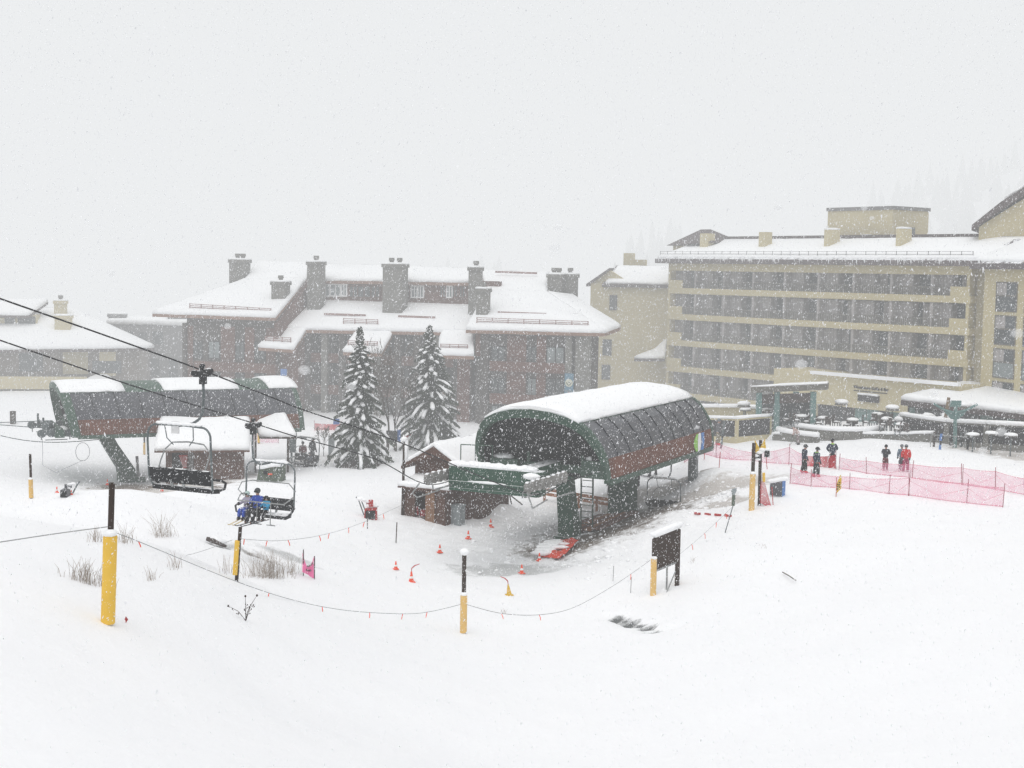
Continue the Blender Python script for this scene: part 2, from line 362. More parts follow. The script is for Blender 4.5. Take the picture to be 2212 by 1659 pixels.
def lay(fac, colA, colB, lo, hi, amt=1.0):
    global cur
    s = N.new('ShaderNodeMath'); s.operation = 'MULTIPLY_ADD'; L.new(n1, s.inputs[0]); s.inputs[1].default_value = 1.7; L.new(fac, s.inputs[2])
    mr = N.new('ShaderNodeMapRange'); mr.interpolation_type = 'SMOOTHSTEP'; L.new(s.outputs[0], mr.inputs['Value']); mr.inputs['From Min'].default_value = lo; mr.inputs['From Max'].default_value = hi; mr.inputs['To Max'].default_value = amt
    g = N.new('ShaderNodeMath'); g.operation = 'GREATER_THAN'; L.new(fac, g.inputs[0]); g.inputs[1].default_value = .03
    mu = N.new('ShaderNodeMath'); mu.operation = 'MULTIPLY'; L.new(mr.outputs[0], mu.inputs[0]); L.new(g.outputs[0], mu.inputs[1])
    c = N.new('ShaderNodeMix'); c.data_type = 'RGBA'; c.inputs['A'].default_value = (*colA,1); c.inputs['B'].default_value = (*colB,1); L.new(n3, c.inputs['Factor'])
    x = N.new('ShaderNodeMix'); x.data_type = 'RGBA'; L.new(mu.outputs[0], x.inputs['Factor']); L.new(cur, x.inputs['A']); L.new(c.outputs['Result'], x.inputs['B']); cur = x.outputs['Result']
lay(sp.outputs['Blue'], (.36,.325,.295), (.58,.55,.52), 1.05, 1.7, .85)
lay(sp.outputs['Green'], (.36,.37,.37), (.58,.59,.59), 1.1, 1.7, .85)
lay(sp.outputs['Red'], (.05,.04,.032), (.22,.17,.13), 1.2, 1.75, .95)
lay(at.outputs['Alpha'], (.05,.055,.055), (.16,.17,.17), 1.2, 1.65, .97)
L.new(cur, bs.inputs['Base Color'])
bp = N.new('ShaderNodeBump'); bp.inputs['Strength'].default_value = .35; bp.inputs['Distance'].default_value = .25; L.new(n1, bp.inputs['Height']); L.new(bp.outputs[0], bs.inputs['Normal'])
me.materials.append(gm); me.update()
go = bpy.data.objects.new('snow_ground', me); COL.objects.link(go); go['kind'] = 'structure'
# ---------------------------------------------------------------- daylight, haze
w = bpy.data.worlds.new('World'); SC.world = w; w.use_nodes = True; N, L = w.node_tree.nodes, w.node_tree.links
bg = N['Background']; sk = N.new('ShaderNodeTexSky'); sk.sky_type = 'NISHITA'; sk.sun_disc = False; sk.sun_elevation = math.radians(70); sk.sun_rotation = math.radians(200); sk.dust_density = 3.0
hs = N.new('ShaderNodeHueSaturation'); hs.inputs['Saturation'].default_value = .12; L.new(sk.outputs[0], hs.inputs['Color']); L.new(hs.outputs[0], bg.inputs['Color']); bg.inputs['Strength'].default_value = SKY
sd = bpy.data.lights.new('Sun', 'SUN'); sd.energy = SUN; sd.angle = math.radians(60); sd.color = (1,.97,.93); so = bpy.data.objects.new('Sun', sd); COL.objects.link(so)
az = math.radians(200); el = math.radians(70)
sdir = V((math.sin(az)*math.cos(el), math.cos(az)*math.cos(el), math.sin(el)))
so.rotation_euler = (-sdir).to_track_quat('-Z', 'Y').to_euler()
def haze_box(name, lo, hi, sig, col):
    mt = bpy.data.materials.new(name); mt.use_nodes = True; N, L = mt.node_tree.nodes, mt.node_tree.links; N.clear()
    o = N.new('ShaderNodeOutputMaterial'); ab = N.new('ShaderNodeVolumeAbsorption'); em = N.new('ShaderNodeEmission'); ad = N.new('ShaderNodeAddShader')
    ab.inputs['Color'].default_value = (0,0,0,1); ab.inputs['Density'].default_value = sig; em.inputs['Color'].default_value = (*col,1); em.inputs['Strength'].default_value = sig  # fog glows evenly of itself, in place of daylight scattered in it
    L.new(ab.outputs[0], ad.inputs[0]); L.new(em.outputs[0], ad.inputs[1]); L.new(ad.outputs[0], o.inputs['Volume'])
    mb = MB(); c = (V(lo)+V(hi))/2; mb.box(c, V(hi)-V(lo)); ob = mb.build(name, mt); ob['kind'] = 'structure'; return ob
haze_box('haze', (-700,-60,-60), (700,900,150), SIG, FOG)
haze_box('mist', (-690,106,-59), (690,899,149), SIG1, FOG)
haze_box('cloud', (-680,212,-58), (680,898,148), SIG2, FOG)
SC.view_settings.view_transform = 'Standard'; SC.view_settings.look = 'None'; SC.view_settings.exposure = 0
SC.cycles.max_bounces = 6; SC.cycles.transparent_max_bounces = 16; SC.cycles.diffuse_bounces = 3
# ---------------------------------------------------------------- lift terminals
HP = [(4.55,4.4),(4.6,5.2),(4.6,6.0),(4.45,6.6),(4.2,7.15),(3.8,7.8),(3.3,8.25),(2.55,8.6),(1.3,8.9),(0,9.0)]
HP = [(b*.965,z) for b,z in HP]
PROF = HP+[(-b,z) for b,z in HP[-2::-1]]
FLEAN, BLEAN = 2.3, 1.2
def sfront(z): return -FLEAN*(z-4.4)/4.6
LEN = 20.8
def sback(z): return LEN-BLEAN*(z-4.4)/3.6
def strip(mb, prof, k=10, inset=0.0, s0=0.0, s1=0.0):
    n = len(prof); P = []
    for b, z in prof:
        sc = 1-inset/4.6; bb, zz = b*sc, 4.4+(z-4.4)*sc
        for i in range(k+1):
            a, c = sfront(z)+s0, sback(z)+s1; P.append((bb, a+(c-a)*i/k, zz))
    mb.add(P, [(r*(k+1)+i, r*(k+1)+i+1, (r+1)*(k+1)+i+1, (r+1)*(k+1)+i) for r in range(n-1) for i in range(k)])
def ring(mb, sfun, d0, d1, t=.42):
    P = []
    for b, z in PROF:
        tt = t*(.45+.55*max(0,(z-5.5)/3.5)); sc = 1-tt/4.6; bi, zi = b*sc, 4.4+(z-4.4)*(1-tt/4.2)
        if z < 4.5: zi = 4.4
        so = .03*(1 if b>0 else -1 if b<0 else 0)
        for bb, zz, d in ((b+so,z+.03,d0),(bi,zi,d0),(bi,zi,d1),(b+so,z+.03,d1)): P.append((bb, sfun(z)+d, zz))
    n = len(PROF); mb.add(P, [(i*4+j, i*4+(j+1)%4, i*4+4+(j+1)%4, i*4+4+j) for i in range(n-1) for j in range(4)]+[(0,1,2,3),((n-1)*4+3,(n-1)*4+2,(n-1)*4+1,(n-1)*4)])
def sheaves(root, b, s0, n, z, side, col='sheave'):
    mb = MB(); mb.beam((b+.02*side, s0, z), (b+.02*side, s0+n*.72-.1, z), .14, .22); mb.beam((b-.35*side, s0+.6, z-.62),(b-.35*side, s0+n*.72-.6, z-.62),.08,.08)
    for k in (0, n-1): mb.tube([(b,s0+.3+k*.72,z),(b-.32*side,s0+.3+k*.72,z-.3),(b-.35*side,s0+.3+k*.72,z-.62)], .05, 5)
    fr = mb.build('sheave_frame', M['steel'], root, local=True)
    for k in range(n):
        m2 = MB(); y = s0+.3+k*.72; zz = z+.02*math.sin(k*1.3)
        m2.tube([(b-.12,y,zz),(b-.10,y,zz),(b-.10,y,zz),(b+.10,y,zz),(b+.10,y,zz),(b+.12,y,zz)], [.2,.33,.36,.36,.33,.2], 14); m2.tube([(b-.18,y,zz),(b+.18,y,zz)], .07, 8)
        m2.build('sheave', M[col], fr, local=True)
def terminal(name, pos, rotz, label, arm, gaps, logo, green, arm_wheels=8, length=20.8):
    global LEN, FLEAN, BLEAN; LEN = length
    if arm > -4: FLEAN, BLEAN = 0.9, 0.4
    root = thing(name, pos, label, 'lift station', None, rotz)
    g = M[green]
    i6 = [i for i, (b, z) in enumerate(HP) if z <= 6.0]; lo = [(4.39,4.55),(4.44,5.2),(4.44,6.0)]
    for sg in (1, -1):
        mb = MB(); strip(mb, [(sg*b, z) for b, z in lo], 12, 0, .3, -.25); mb.build('siding', M['siding'], root, local=True)
        mb = MB(); strip(mb, [(sg*b, z) for b, z in HP[2:7]], 12, 0, .3, -.25); mb.cur = 1
        for k in range(1, 10):
            pts = []
            for b, z in HP[2:7]:
                a, c = sfront(z), sback(z); pts.append((sg*(b+.02), a+(c-a)*k/10, z+.02))
            mb.tube(pts, .045, 4, cap=False)
        mb.build('wall_panels', [M['panel_grey'], M['seam']], root, local=True)
        mb = MB(); mb.beam((sg*4.35,.1,4.45),(sg*4.35,LEN-.2,4.45),.26,.34); mb.build('bottom_trim', M[green], root, local=True)
    mb = MB(); strip(mb, [(b,z) for b,z in PROF if abs(b) <= 3.3], 12, 0, -.1, .05); mb.build('roof', g, root, local=True, smooth=True)
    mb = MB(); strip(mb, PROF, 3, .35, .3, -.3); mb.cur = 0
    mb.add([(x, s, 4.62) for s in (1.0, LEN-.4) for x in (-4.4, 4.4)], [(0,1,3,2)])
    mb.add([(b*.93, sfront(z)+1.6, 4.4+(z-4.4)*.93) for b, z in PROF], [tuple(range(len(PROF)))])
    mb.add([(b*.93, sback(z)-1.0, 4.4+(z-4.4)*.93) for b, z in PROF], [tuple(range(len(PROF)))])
    mb.build('interior', M['dark'], root, local=True)  # near-black liner and end sheets; the hall's shade is put into their colour
    mb = MB(); ring(mb, sfront, -.35, .35, .46); mb.build('arch_frame', g, root, local=True); mb = MB(); ring(mb, sback, -.3, .12, .4); mb.build('arch_frame', g, root, local=True)
    # doorway framing, cabinets and walkway just inside the mouth
    mb = MB()
    for x in (-1.6, 2.2): mb.box((x, .9, 6.0), (.22,.25,3.0))
    mb.box((.3, .9, 5.0), (8.2,.3,.5)); mb.box((3.3,.3,5.2),(1.5,1.0,1.1)); mb.box((-3.0,.5,5.0),(2.0,1.0,.9)); pass
    mb.build('mouth_frame', M['green_pale'], root, local=True)
    mb = MB(); mb.box((3.55,-.02,5.55),(.7,.1,1.5)); mb.build('doorway', M['black'], root, local=True)
    mb = MB(); mb.ball((3.1,.3,5.82),.5,(1,.7,.32),10,6,.1); mb.build('snow_cap', M['snow'], root, local=True, smooth=True); mb = MB(); mb.ball((-3.2,.4,5.55),.6,(1.3,.7,.3),10,6,.1); mb.build('snow_cap', M['snow'], root, local=True, smooth=True)
    # roof snow
    for a0, a1 in gaps:
        mb = MB(); K = max(6, int((a1-a0)*22)); bs = np.linspace(3.15, -3.3, 15); P = []; rows = []
        def zz(b): return float(np.interp(abs(b), [0,1.3,2.55,3.3,3.8],[9.0,8.9,8.6,8.25,7.8]))
        for j in range(K+1):
            f = a0+(a1-a0)*j/K; jl = 1+.10*noise.noise(V((f*26,0,3)))+.05*noise.noise(V((f*70,1,3))); row = []
            for q, b in enumerate(bs):
                bb = b*jl if q == 0 else b
                th = (.42 if arm < -4 else .2)*(1-(abs(q-7)/7.0)**6*.75)*(.9+.2*noise.noise(V((f*9,b*.5,0))))
                e = min(j, K-j); th *= (.55 if e == 0 else .9 if e == 1 else 1)
                z = zz(bb); s = sfront(z)-.28+(sback(z)+.3-sfront(z)+.28)*f
                row.append((bb, s, z+.04+th))
            rows.append(row); 
        for j, row in enumerate(rows):
            f = a0+(a1-a0)*j/K; P += row
            for b in bs[::-1]: z = zz(b); P.append((b, sfront(z)-.28+(sback(z)+.3-sfront(z)+.28)*f, z-.01))
        n = len(bs)*2
        mb.add(P, [(j*n+q, j*n+(q+1)%n, (j+1)*n+(q+1)%n, (j+1)*n+q) for j in range(K) for q in range(n)]+[tuple(range(n))[::-1], tuple(K*n+q for q in range(n))])
        mb.build('roof_snow', M['snow'], root, local=True, smooth=True)
    # columns
    def column(s0, s1, wt, wb):
        mb = MB(); q = [(-1,-1),(1,-1),(1,1),(-1,1)]
        lv = [(-1.2,wb*.62,s0),(.9,wb*.52,s0+(s1-s0)*.2),(3.2,wt*.5,s0+(s1-s0)*.75),(4.4,wt*.5,s1)]
        P = [(.2+a*w_*.95, s+c*w_*1.05, z) for z, w_, s in lv for a, c in q]
        mb.add(P, [(i*4+j, i*4+(j+1)%4, i*4+4+(j+1)%4, i*4+4+j) for i in range(3) for j in range(4)]+[(3,2,1,0)])
        mb.box((.2, s1, 4.3), (wt*1.7, wt*1.7, .45)); mb.box((.2,s0,-.1),(wb*1.5,wb*1.6,.5))
        return mb.build('column', M['green_beam'], root, local=True)
    column(*((3.7, 2.6, .98, 1.1) if arm < -4 else (4.9, 2.6, 1.15, 1.25))); column(13.1, 13.1, 1.6, 1.6)
    # crossarm that carries the rope wheels, and the spine to it
    if arm < -4:
        mb = MB(); mb.beam((-2.95,arm,5.15),(3.0,arm,5.15),1.0,1.45); mb.beam((-2.9,arm-.56,4.95),(2.4,arm-.56,4.95),.14,.10); mb.beam((-2.9,arm-.53,4.5),(2.9,arm-.53,4.5),.08,.16); mb.build('crossarm', M['green_beam'], root, local=True)
        mb = MB(); mb.beam((.2,arm+.5,4.95),(.2,3.5,4.95),1.1,1.0); mb.build('spine_beam', M['green_beam'], root, local=True)
        mb = MB()
        for k in range(22):
            x = -2.85+k*.245; mb.ball((x, arm+random.uniform(-.12,.12), 5.95), .36, (1,1.15,.42+.25*math.sin(k*.9)**2), 9, 6, .12)
        mb.ball((2.6,arm-.6,5.65),.5,(1.1,.8,.4),9,6,.1)
        mb.tube([(-1.6,arm-.58,5.02),(-.3,arm-.6,5.05),(.9,arm-.58,5.02)],[.05,.09,.04],6)
        mb.build('snow_cap', M['snow'], root, local=True, smooth=True)
        mb = MB(); z = 5.9
        for a in (-2.9,-1.9): mb.tube([(a,arm+.9,z-.2),(a,arm+.9,z+1.1)], .035, 5)
        mb.tube([(-2.9,arm+.9,z+1.1),(-1.0,arm+1.4,z+1.1),(-1.0,arm+1.4,z-.2)], .035, 5); mb.beam((-3.1,arm+.9,5.85),(-.6,arm+1.4,5.85),.5,.06)
        mb.build('work_platform', M['green_pale'], root, local=True)
        sheaves(root, 3.3, arm-2.9, arm_wheels, 5.3, 1); sheaves(root, -3.2, arm-2.9, arm_wheels, 5.3, -1)
        for b in (3.75,-3.75):
            mb = MB()
            sg = 1 if b > 0 else -1
            mb.tube([(b*.93,arm-3.1,5.1),(b+.1*sg,arm-3.3,4.5),(b,arm-2.9,4.2),(b-.2*sg,arm-.5,4.35)], .05, 6)
            mb.tube([(b,arm+.5,4.4),(b+.1*sg,arm+2.6,4.4)], .05, 6)
            mb.build('rope_catcher', M['steel'], root, local=True)
        mb = MB()
        for x in (.15, 1.0): mb.beam((x,5.6,-.6),(x-.05,5.6,4.4),.09,.09)
        for k in range(11): mb.tube([(.15,5.6,-.2+k*.42),(1.0,5.6,-.2+k*.42)], .03, 5)
        mb.build('ladder', M['green_pale'], root, local=True)
    else:
        mb = MB(); mb.beam((-3.6,arm,4.75),(3.9,arm,4.75),.7,.7); mb.beam((.2,arm,4.55),(.2,3.2,4.4),3.6,.55); mb.prism([(-2.6,arm-.6,4.5),(2.9,arm-.6,4.5),(2.9,1.5,4.15),(-2.6,1.5,4.15)],(0,0,.35)); mb.build('crossarm', M['green_pale'], root, local=True)
        sheaves(root, 3.3, arm-1.6, 4, 4.75, 1, 'dark_steel'); sheaves(root, -3.3, arm-1.6, 4, 4.75, -1, 'dark_steel')
        mb = MB()
        for b in (-2.5, 1.0, 3.2): mb.tube([(b,arm-.9,4.6),(b,arm-.9,5.9)], .09, 5)
        mb.tube([(-2.5,arm-.9,5.4),(3.2,arm-.9,5.4)], .05, 5); mb.ball((1.8,arm-.6,5.2),.5,(1,1,1),8,6,.1); mb.build('drive_gear', M['dark_steel'], root, local=True)
        mb = MB(); mb.ball((1.5,-.6,4.95),.7,(2.2,.5,.22),9,6,.1); mb.build('snow_cap', M['snow'], root, local=True, smooth=True)
    # hanging control box at the far right
    mb = MB(); mb.box((3.95,17.5,3.3),(.6,.5,2.0)); mb.tube([(3.95,17.5,2.3),(3.95,17.5,1.4)],.09,6); mb.build('control_box', M['dark_steel'], root, local=True)
    if logo:
        # green half, white middle, blue half on the brown side near its far end
        def half(y0, y1, w0, w1, mt_, x):
            mb = MB(); P = []
            for i in range(13):
                t = i/12; z = 4.62+1.28*t; P.append((x, y0+(w0*math.sin(math.pi*t)), z))
            for i in range(12, -1, -1):
                t = i/12; z = 4.62+1.28*t; P.append((x, y1+(w1*math.sin(math.pi*t)), z))
            mb.poly(P); mb.build('logo', mt_, root, local=True)
        half(16.55, 16.95, -.55, -.1, M['lime'], 4.475); half(17.0, 17.5, -.1, .18, M['white_band'], 4.471); half(17.55, 18.25, .18, .1, M['sky_blue'], 4.479)
    return root
a1 = V((math.sin(math.radians(25.9)), math.cos(math.radians(25.9)), 0)); b1 = V((a1.y, -a1.x, 0))
T1 = V((2.09, 92.0, -.7)); T1.y = W(1106,1000,92.0).y*0+92.0
def vert(D, X, z):      # depth along the view and lateral offset -> ground plan
    # D is measured along the tilted view axis
    y = (D-(17-z)*math.sin(PITCH))/math.cos(PITCH); return V((X, y, z))
T1 = vert(92.0, 2.09, -.7)+b1*.15
ST1 = terminal('lift_station', T1, math.atan2(-a1.x, a1.y), 'large green and grey barrel roofed chairlift terminal with brown side and logo, front centre', -7.0, [(0.0,.985)], True, 'green')
a2 = V((math.sin(math.radians(65)), math.cos(math.radians(65)), 0)); b2 = V((a2.y, -a2.x, 0))
T2 = vert(117.05, -35.97, -1.15)
ST2 = terminal('lift_station', T2, math.atan2(-a2.x, a2.y), 'far barrel roofed chairlift terminal seen side on at left, its snow slid off in places', -1.2, [(0.0,.26),(.42,.74),(.87,1.0)], False, 'green_pale', 4, 18.4); ST2.scale = (1,1,.89); ST2.location.z += .42
def S1(b, s, z): return T1+b1*b+a1*s+V((0,0,z))
def S2(b, s, z): return T2+b2*b+a2*s+V((0,0,.42+.89*z))
# ---------------------------------------------------------------- haul ropes
def smooth_path(pts, k=8):
    pts = [V(p) for p in pts]; out = []
    for i in range(len(pts)-1):
        p0, p1, p2, p3 = pts[max(0,i-1)], pts[i], pts[i+1], pts[min(len(pts)-1,i+2)]
        for j in range(k):
            t = j/k; out.append(.5*((2*p1)+(p2-p0)*t+(2*p0-5*p1+4*p2-p3)*t*t+(3*p1-p0-3*p2+p3)*t**3))
    return out+[pts[-1]]
def rope_from(b, tpix, t_extra):
    # tpix: photo points on the rope; the rope hangs in the upright plane of its own lane
    o = S1(b, -7.0, 0); out = [S1(b, 0, 4.95), S1(b, -4.2, 5.0), S1(b,-9.6,4.98)]
    nrm = b1
    for x, y in tpix:
        r = ray(x, y); t = (o-CAM).dot(nrm)/r.dot(nrm); out.append(CAM+r*t)
    d = (out[-1]-out[-2]).normalized()
    out.append(out[-1]+d*t_extra); return out
RP = rope_from(3.3, [(870,958),(663,888),(591,860),(437,800),(220,722),(0,645)], 26)
LP = rope_from(-3.2, [(810,991.6),(649,946),(537,911),(295,836),(0,735)], 22)
for P_, lab in ((RP,'upper black haul rope running down to the near green terminal, an empty chair on it'), (LP,'lower black haul rope into the near green terminal, riders on its chair')):
    mb = MB(); mb.tube(smooth_path(P_), .030, 6); o = mb.build('haul_rope', M['rope']); tag(o, lab, 'cable', 'haul ropes of the near chairlift')
for k, (b, y0) in enumerate(((3.3, 905), (-3.3, 930))):
    p = S2(b, -1.2, 5.1); q = W(-260, y0-12, 110 if k == 0 else 116); mb = MB(); mb.tube([p, p.lerp(q,.5)-V((0,0,.1)), q], .035, 5)
    o = mb.build('haul_rope', M['dark_steel']); tag(o, ['front grey rope leaving the far left terminal to the left','rear grey rope leaving the far left terminal to the left'][k], 'cable', 'haul ropes of the far chairlift')
pa = S2(.6, 2.3, 3.7); q = W(-120, 900, 112); mb = MB(); mb.tube([pa+(q-pa)*t-V((0,0,1.6*math.sin(math.pi*t)*.6)) for t in [i/14 for i in range(15)]], .035, 5)
c0 = S2(1.2, .9, 2.7)
mb.tube([c0+a2*math.cos(t)*.55+V((0,0,math.sin(t)*.75)) for t in [i*.42 for i in range(17)]], .02, 5)
mb.tube([S2(1.2,-2.2,4.0), S2(1.2,-2.2,1.6), S2(1.2,-1.2,.9), c0+V((0,0,-.7))], .015, 5); mb.tube([pa, S2(1.5,2.9,2.5), S2(1.5,3.7,1.0), S2(1.5,4.6,-.6)], .05, 5)
tag(mb.build('power_cable', M['dark_steel']), 'sagging grey cable with a coil hung on the far terminal column', 'cable')
# ---------------------------------------------------------------- chairs
def chair(pos, heading, label, w=2.6, drop=4.3, bar='up', num=True, group='chairs of the near chairlift', sc=1.0, mat_='dark_steel', footrest=True):
    r = thing('lift_chair', pos, label, 'lift chair', group, math.atan2(-heading.x, heading.y))
    h1 = drop*.43; hw = w/2; OFF = -1.2
    def shift(mb): mb.v = [(a, b+OFF, c) for a, b, c in mb.v]
    mb = MB(); mb.box((0,.25,.02),(.22,.55,.34)); mb.box((0,-.25,0),(.2,.6,.26)); mb.ball((0,0,.32),.13,(1,1.4,1),8,6); mb.box((0,.05,-.28),(.2,.36,.4)); mb.tube([(-.12,.55,.05),(.12,.55,.05)],.16,12); mb.tube([(-.1,-.6,.05),(.1,-.6,.05)],.13,12)
    mb.v = [(x*.8,y*.8,z*.85) for x,y,z in mb.v]; mb.build('grip', M['grip'], r, local=True)
    mb = MB(); mb.tube([(0,.05,-.3),(0,.08,-.9),(0,.02,-h1*.8),(0,-.2,-h1*.93),(0,-.6,-h1),(0,-1.35,-h1)], .055, 7); mb.build('hanger', M[mat_], r, local=True)
    zt, zb = -h1, -drop
    mb = MB(); c = .42
    pts = [(-hw*.93,.05,zb+.04),(-hw,-.12,zb+.5),(-hw,-.2,zt-c-.2)]+[(-hw+c-c*math.cos(t),-.2,zt-c+c*math.sin(t)) for t in (0.25,.6,1.0,1.35)]+[(-hw+c+.1,-.2,zt),(0,-.14,zt+.03)]
    pts += [(-x,y,z) for x,y,z in pts[-2::-1]]
    mb.tube(pts, .043, 7)
    for sx in (-1,1): mb.tube([(sx*hw*.45,-.2,zt),(sx*hw*.42,-.12,zt-.5),(sx*hw*.25,-.05,zt-.75)], .022, 5)
    shift(mb); mb.build('frame', M[mat_], r, local=True)
    mb = MB(); mb.beam((-hw*.94,.22,zb+.06),(hw*.94,.22,zb+.06),.5,.17,V((0,.1,1))); shift(mb); mb.build('seat', M['seat'], r, local=True)
    mb = MB(); mb.beam((-hw*.94,-.12,zb+.58),(hw*.94,-.12,zb+.58),.10,.58,V((0,-.25,1))); shift(mb); mb.build('backrest', M['seat'], r, local=True)
    for sx in (-1,1):
        mb = MB(); mb.tube([(sx*hw*.96,-.12,zb+.55),(sx*(hw+.22),.15,zb+.5),(sx*(hw+.26),.36,zb+.38),(sx*(hw+.1),.5,zb+.14),(sx*hw*.94,.45,zb+.06)], .05, 6)
        shift(mb); mb.build('armrest', M['black'], r, local=True)
    for sx in (-.45, .1): 
        mb = MB(); mb.beam((sx,.0,zb+.12),(sx,-.12,zb+.42),.1,.05); shift(mb); mb.build('seat_bracket', M['steel'], r, local=True)
    mb = MB()
    if bar == 'up':
        y = .35; pts = [(-hw*.72,-.15,zb+.6),(-hw*.74,.1,zb+1.1),(-hw*.72,.3,zt-1.0),(-hw*.5,y,zt-.72),(0,y,zt-.66),(hw*.5,y,zt-.72),(hw*.72,.3,zt-1.0),(hw*.74,.1,zb+1.1),(hw*.72,-.15,zb+.6)]
        mb.tube(pts, .03, 6)
    else:
        y = .62; pts = [(-hw*.98,-.2,zb+1.0),(-hw*1.05,.2,zb+.95),(-hw*.95,y,zb+.72),(hw*.95,y,zb+.72),(hw*1.05,.2,zb+.95),(hw*.98,-.2,zb+1.0)]
        mb.tube(pts, .035, 6)
        mb.tube([(-hw*1.02,-.22,zb+1.25),(-hw*.7,-.3,zb+1.6),(hw*.8,-.3,zb+1.6),(hw*1.15,-.1,zb+1.5),(hw*1.2,.1,zb+1.15),(hw*1.0,.0,zb+.85)], .03, 6)
        for sx in (-.6,.2): mb.tube([(sx,y,zb+.72),(sx,y+.05,zb-.3),(sx-.25,y,zb-.35),(sx+.25,y,zb-.35)], .025, 5)
    shift(mb); mb.build('safety_bar', M['steel'], r, local=True)
    mb = MB()
    for k in range(9): x = -hw*.62+k*hw*.155; mb.ball((x,-.18,zt+.07),.12,(1.6,.7,.55),7,5,.1)
    shift(mb); mb.build('snow_cap', M['snow'], r, local=True, smooth=True)
    if num:
        mb = MB(); mb.box((-.32,.0,zt-.1),(.34,.06,.46)); shift(mb); mb.build('number_plate', M['white_band'], r, local=True)
    return r
g1 = RP[6]; 
CH1 = chair(g1-V((0,0,.12)), a1, 'empty black quad chair hanging high in front of the brown cabin, nearest chair', 2.95, 4.35)
dlt = smooth_path(LP, 30)
def pxof(p):
    d = p-CAM; k = d.dot(F_); return CXP+FPX*d.dot(R_)/k, CYP-FPX*d.dot(U_)/k, k
g2 = min(dlt[60:], key=lambda p: abs(pxof(p)[0]-545))
CH2 = chair(g2-V((0,0,.12)), -a1, 'chair carrying an adult and two children over the snow', 2.85, 4.5, 'down', num=False)
CH3 = chair(S1(3.3, 14.5, 4.75), a1, 'empty black chair at the boarding lane beside the near terminal', 2.5, 4.15, num=False)
CH4 = chair(vert(122, W(640,945,122).x, W(640,950,122).z+1.75), V((-.55,-.83,0)), 'distant chair with one rider beside the far left terminal', 2.7, 4.0, num=False, group='chairs of the far chairlift')
# ---------------------------------------------------------------- brown lodge
def plan(x, D, z): return vert(D, (x-CXP)/FPX*D, z)
o = plan(402, 158, 10); LF = Fr(o.x, o.y, .949, -.314)
lodge = thing('lodge', LF.p(0,0,0), 'long brown stone and wood lodge with snowy stepped roofs and many chimneys', 'building')
def roofs(fr, root, pts, name='roof', under='fascia', t=.32, snow=.45, guard=None, ins=.3, sn='roof_snow'):
    q = [fr.at(x, y, n) if len(c) == 3 else fr.p(*c[1:]) for c in pts for (x, y, n) in [c[:3]]]
    mb = MB(); mb.prism(q, (0,0,-t)); r = mb.build(name, M[under], root)
    mb = MB(); mb.snow_slab([p+V((0,0,.02)) for p in q], snow, ins); mb.build(sn, M['snow'], root, smooth=True)
    if guard:
        a, b, k = guard; up = V((0,0,.85)); pa, pb = a, b; mb = MB()
        for h in (.45,.62,.8): mb.beam(pa+V((0,0,h)), pb+V((0,0,h)), .07, .07)
        for i in range(k+1):
            p = pa.lerp(pb, i/k); mb.beam(p, p+up, .1, .1)
        mb.build('snow_guard', M['guard'], root)
    return q
uL = LF.pix(595,687,-1)[0]; uR0 = LF.pix(1014,707,-1)[0]; uR1 = LF.pix(1279,720,0)[0]
def wallbox(fr, root, mt, u0, u1, n0, n1, z0, z1, name='wall'):
    mb = MB(); fr.box(mb, u0, u1, n0, n1, z0, z1); return mb.build(name, M[mt], root)
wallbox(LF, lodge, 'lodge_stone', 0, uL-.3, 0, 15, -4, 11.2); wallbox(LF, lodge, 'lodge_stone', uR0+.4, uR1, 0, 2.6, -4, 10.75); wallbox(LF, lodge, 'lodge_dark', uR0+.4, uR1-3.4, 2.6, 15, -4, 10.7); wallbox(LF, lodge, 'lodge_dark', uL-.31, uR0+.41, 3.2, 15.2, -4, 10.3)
# side walls under the stepped roof edges
for (u, t, lab) in ((uL-.35, .5, 0), (uR0+.55, .5, 1)):
    z0, z1 = (LF.pix(595,687,-1)[1], LF.pix(662,605,7)[1]) if lab == 0 else (LF.pix(1014,707,-1)[1], LF.pix(1066,633,7)[1])
    mb = MB(); mb.prism([LF.p(u,-.6,z0-.5),LF.p(u,7,z1-.25),LF.p(u,13,z1+.8),LF.p(u,13,8),LF.p(u,-.6,8)], LF.u*t); mb.build('side_wall', M['lodge_wood'], lodge)
roofs(LF, lodge, [(329,678,-1),(595,687,-1),(662,606,7),(527,608,7)], guard=(LF.at(410,672,-.4), LF.at(585,683,-.4), 7))
roofs(LF, lodge, [(527,609,7.1),(662,606,7.1),(668,572,13),(556,569,13)], snow=.35)
roofs(LF, lodge, [(688,606,7.6),(1012,611,7.6),(1018,586,13),(690,575,13)], snow=.4)
roofs(LF, lodge, [(600,712,1.6),(1016,719,1.6),(1036,664,8.4),(668,652,8.4)], guard=(LF.at(742,704,2.2), LF.at(816,707,2.2), 3))
roofs(LF, lodge, [(1006,713,-1),(1308,720,-1),(1180,634,7),(1052,633,7)], guard=(LF.at(1030,703,-.4), LF.at(1270,712,-.4), 7))
roofs(LF, lodge, [(1050,633,7.1),(1180,634,7.1),(1184,592,13),(1040,588,13)], snow=.35)
roofs(LF, lodge, [(1309,719,-1),(1341,707,6),(1236,641,9.5),(1182,634,7)], snow=.35)
roofs(LF, lodge, [(558,751,-1.5),(635,756,-1.5),(664,712,2),(609,711,2)], guard=(LF.at(573,743,-1), LF.at(628,746,-1), 3))
roofs(LF, lodge, [(741,761,-1.5),(825,764,-1.5),(849,720,2),(769,718,2)], guard=(LF.at(752,752,-1), LF.at(815,755,-1), 3))
roofs(LF, lodge, [(946,768,-1.5),(1024,770,-1.5),(1022,712,2.3),(954,712,2.3)], guard=(LF.at(952,760,-1), LF.at(1010,762,-1), 3))
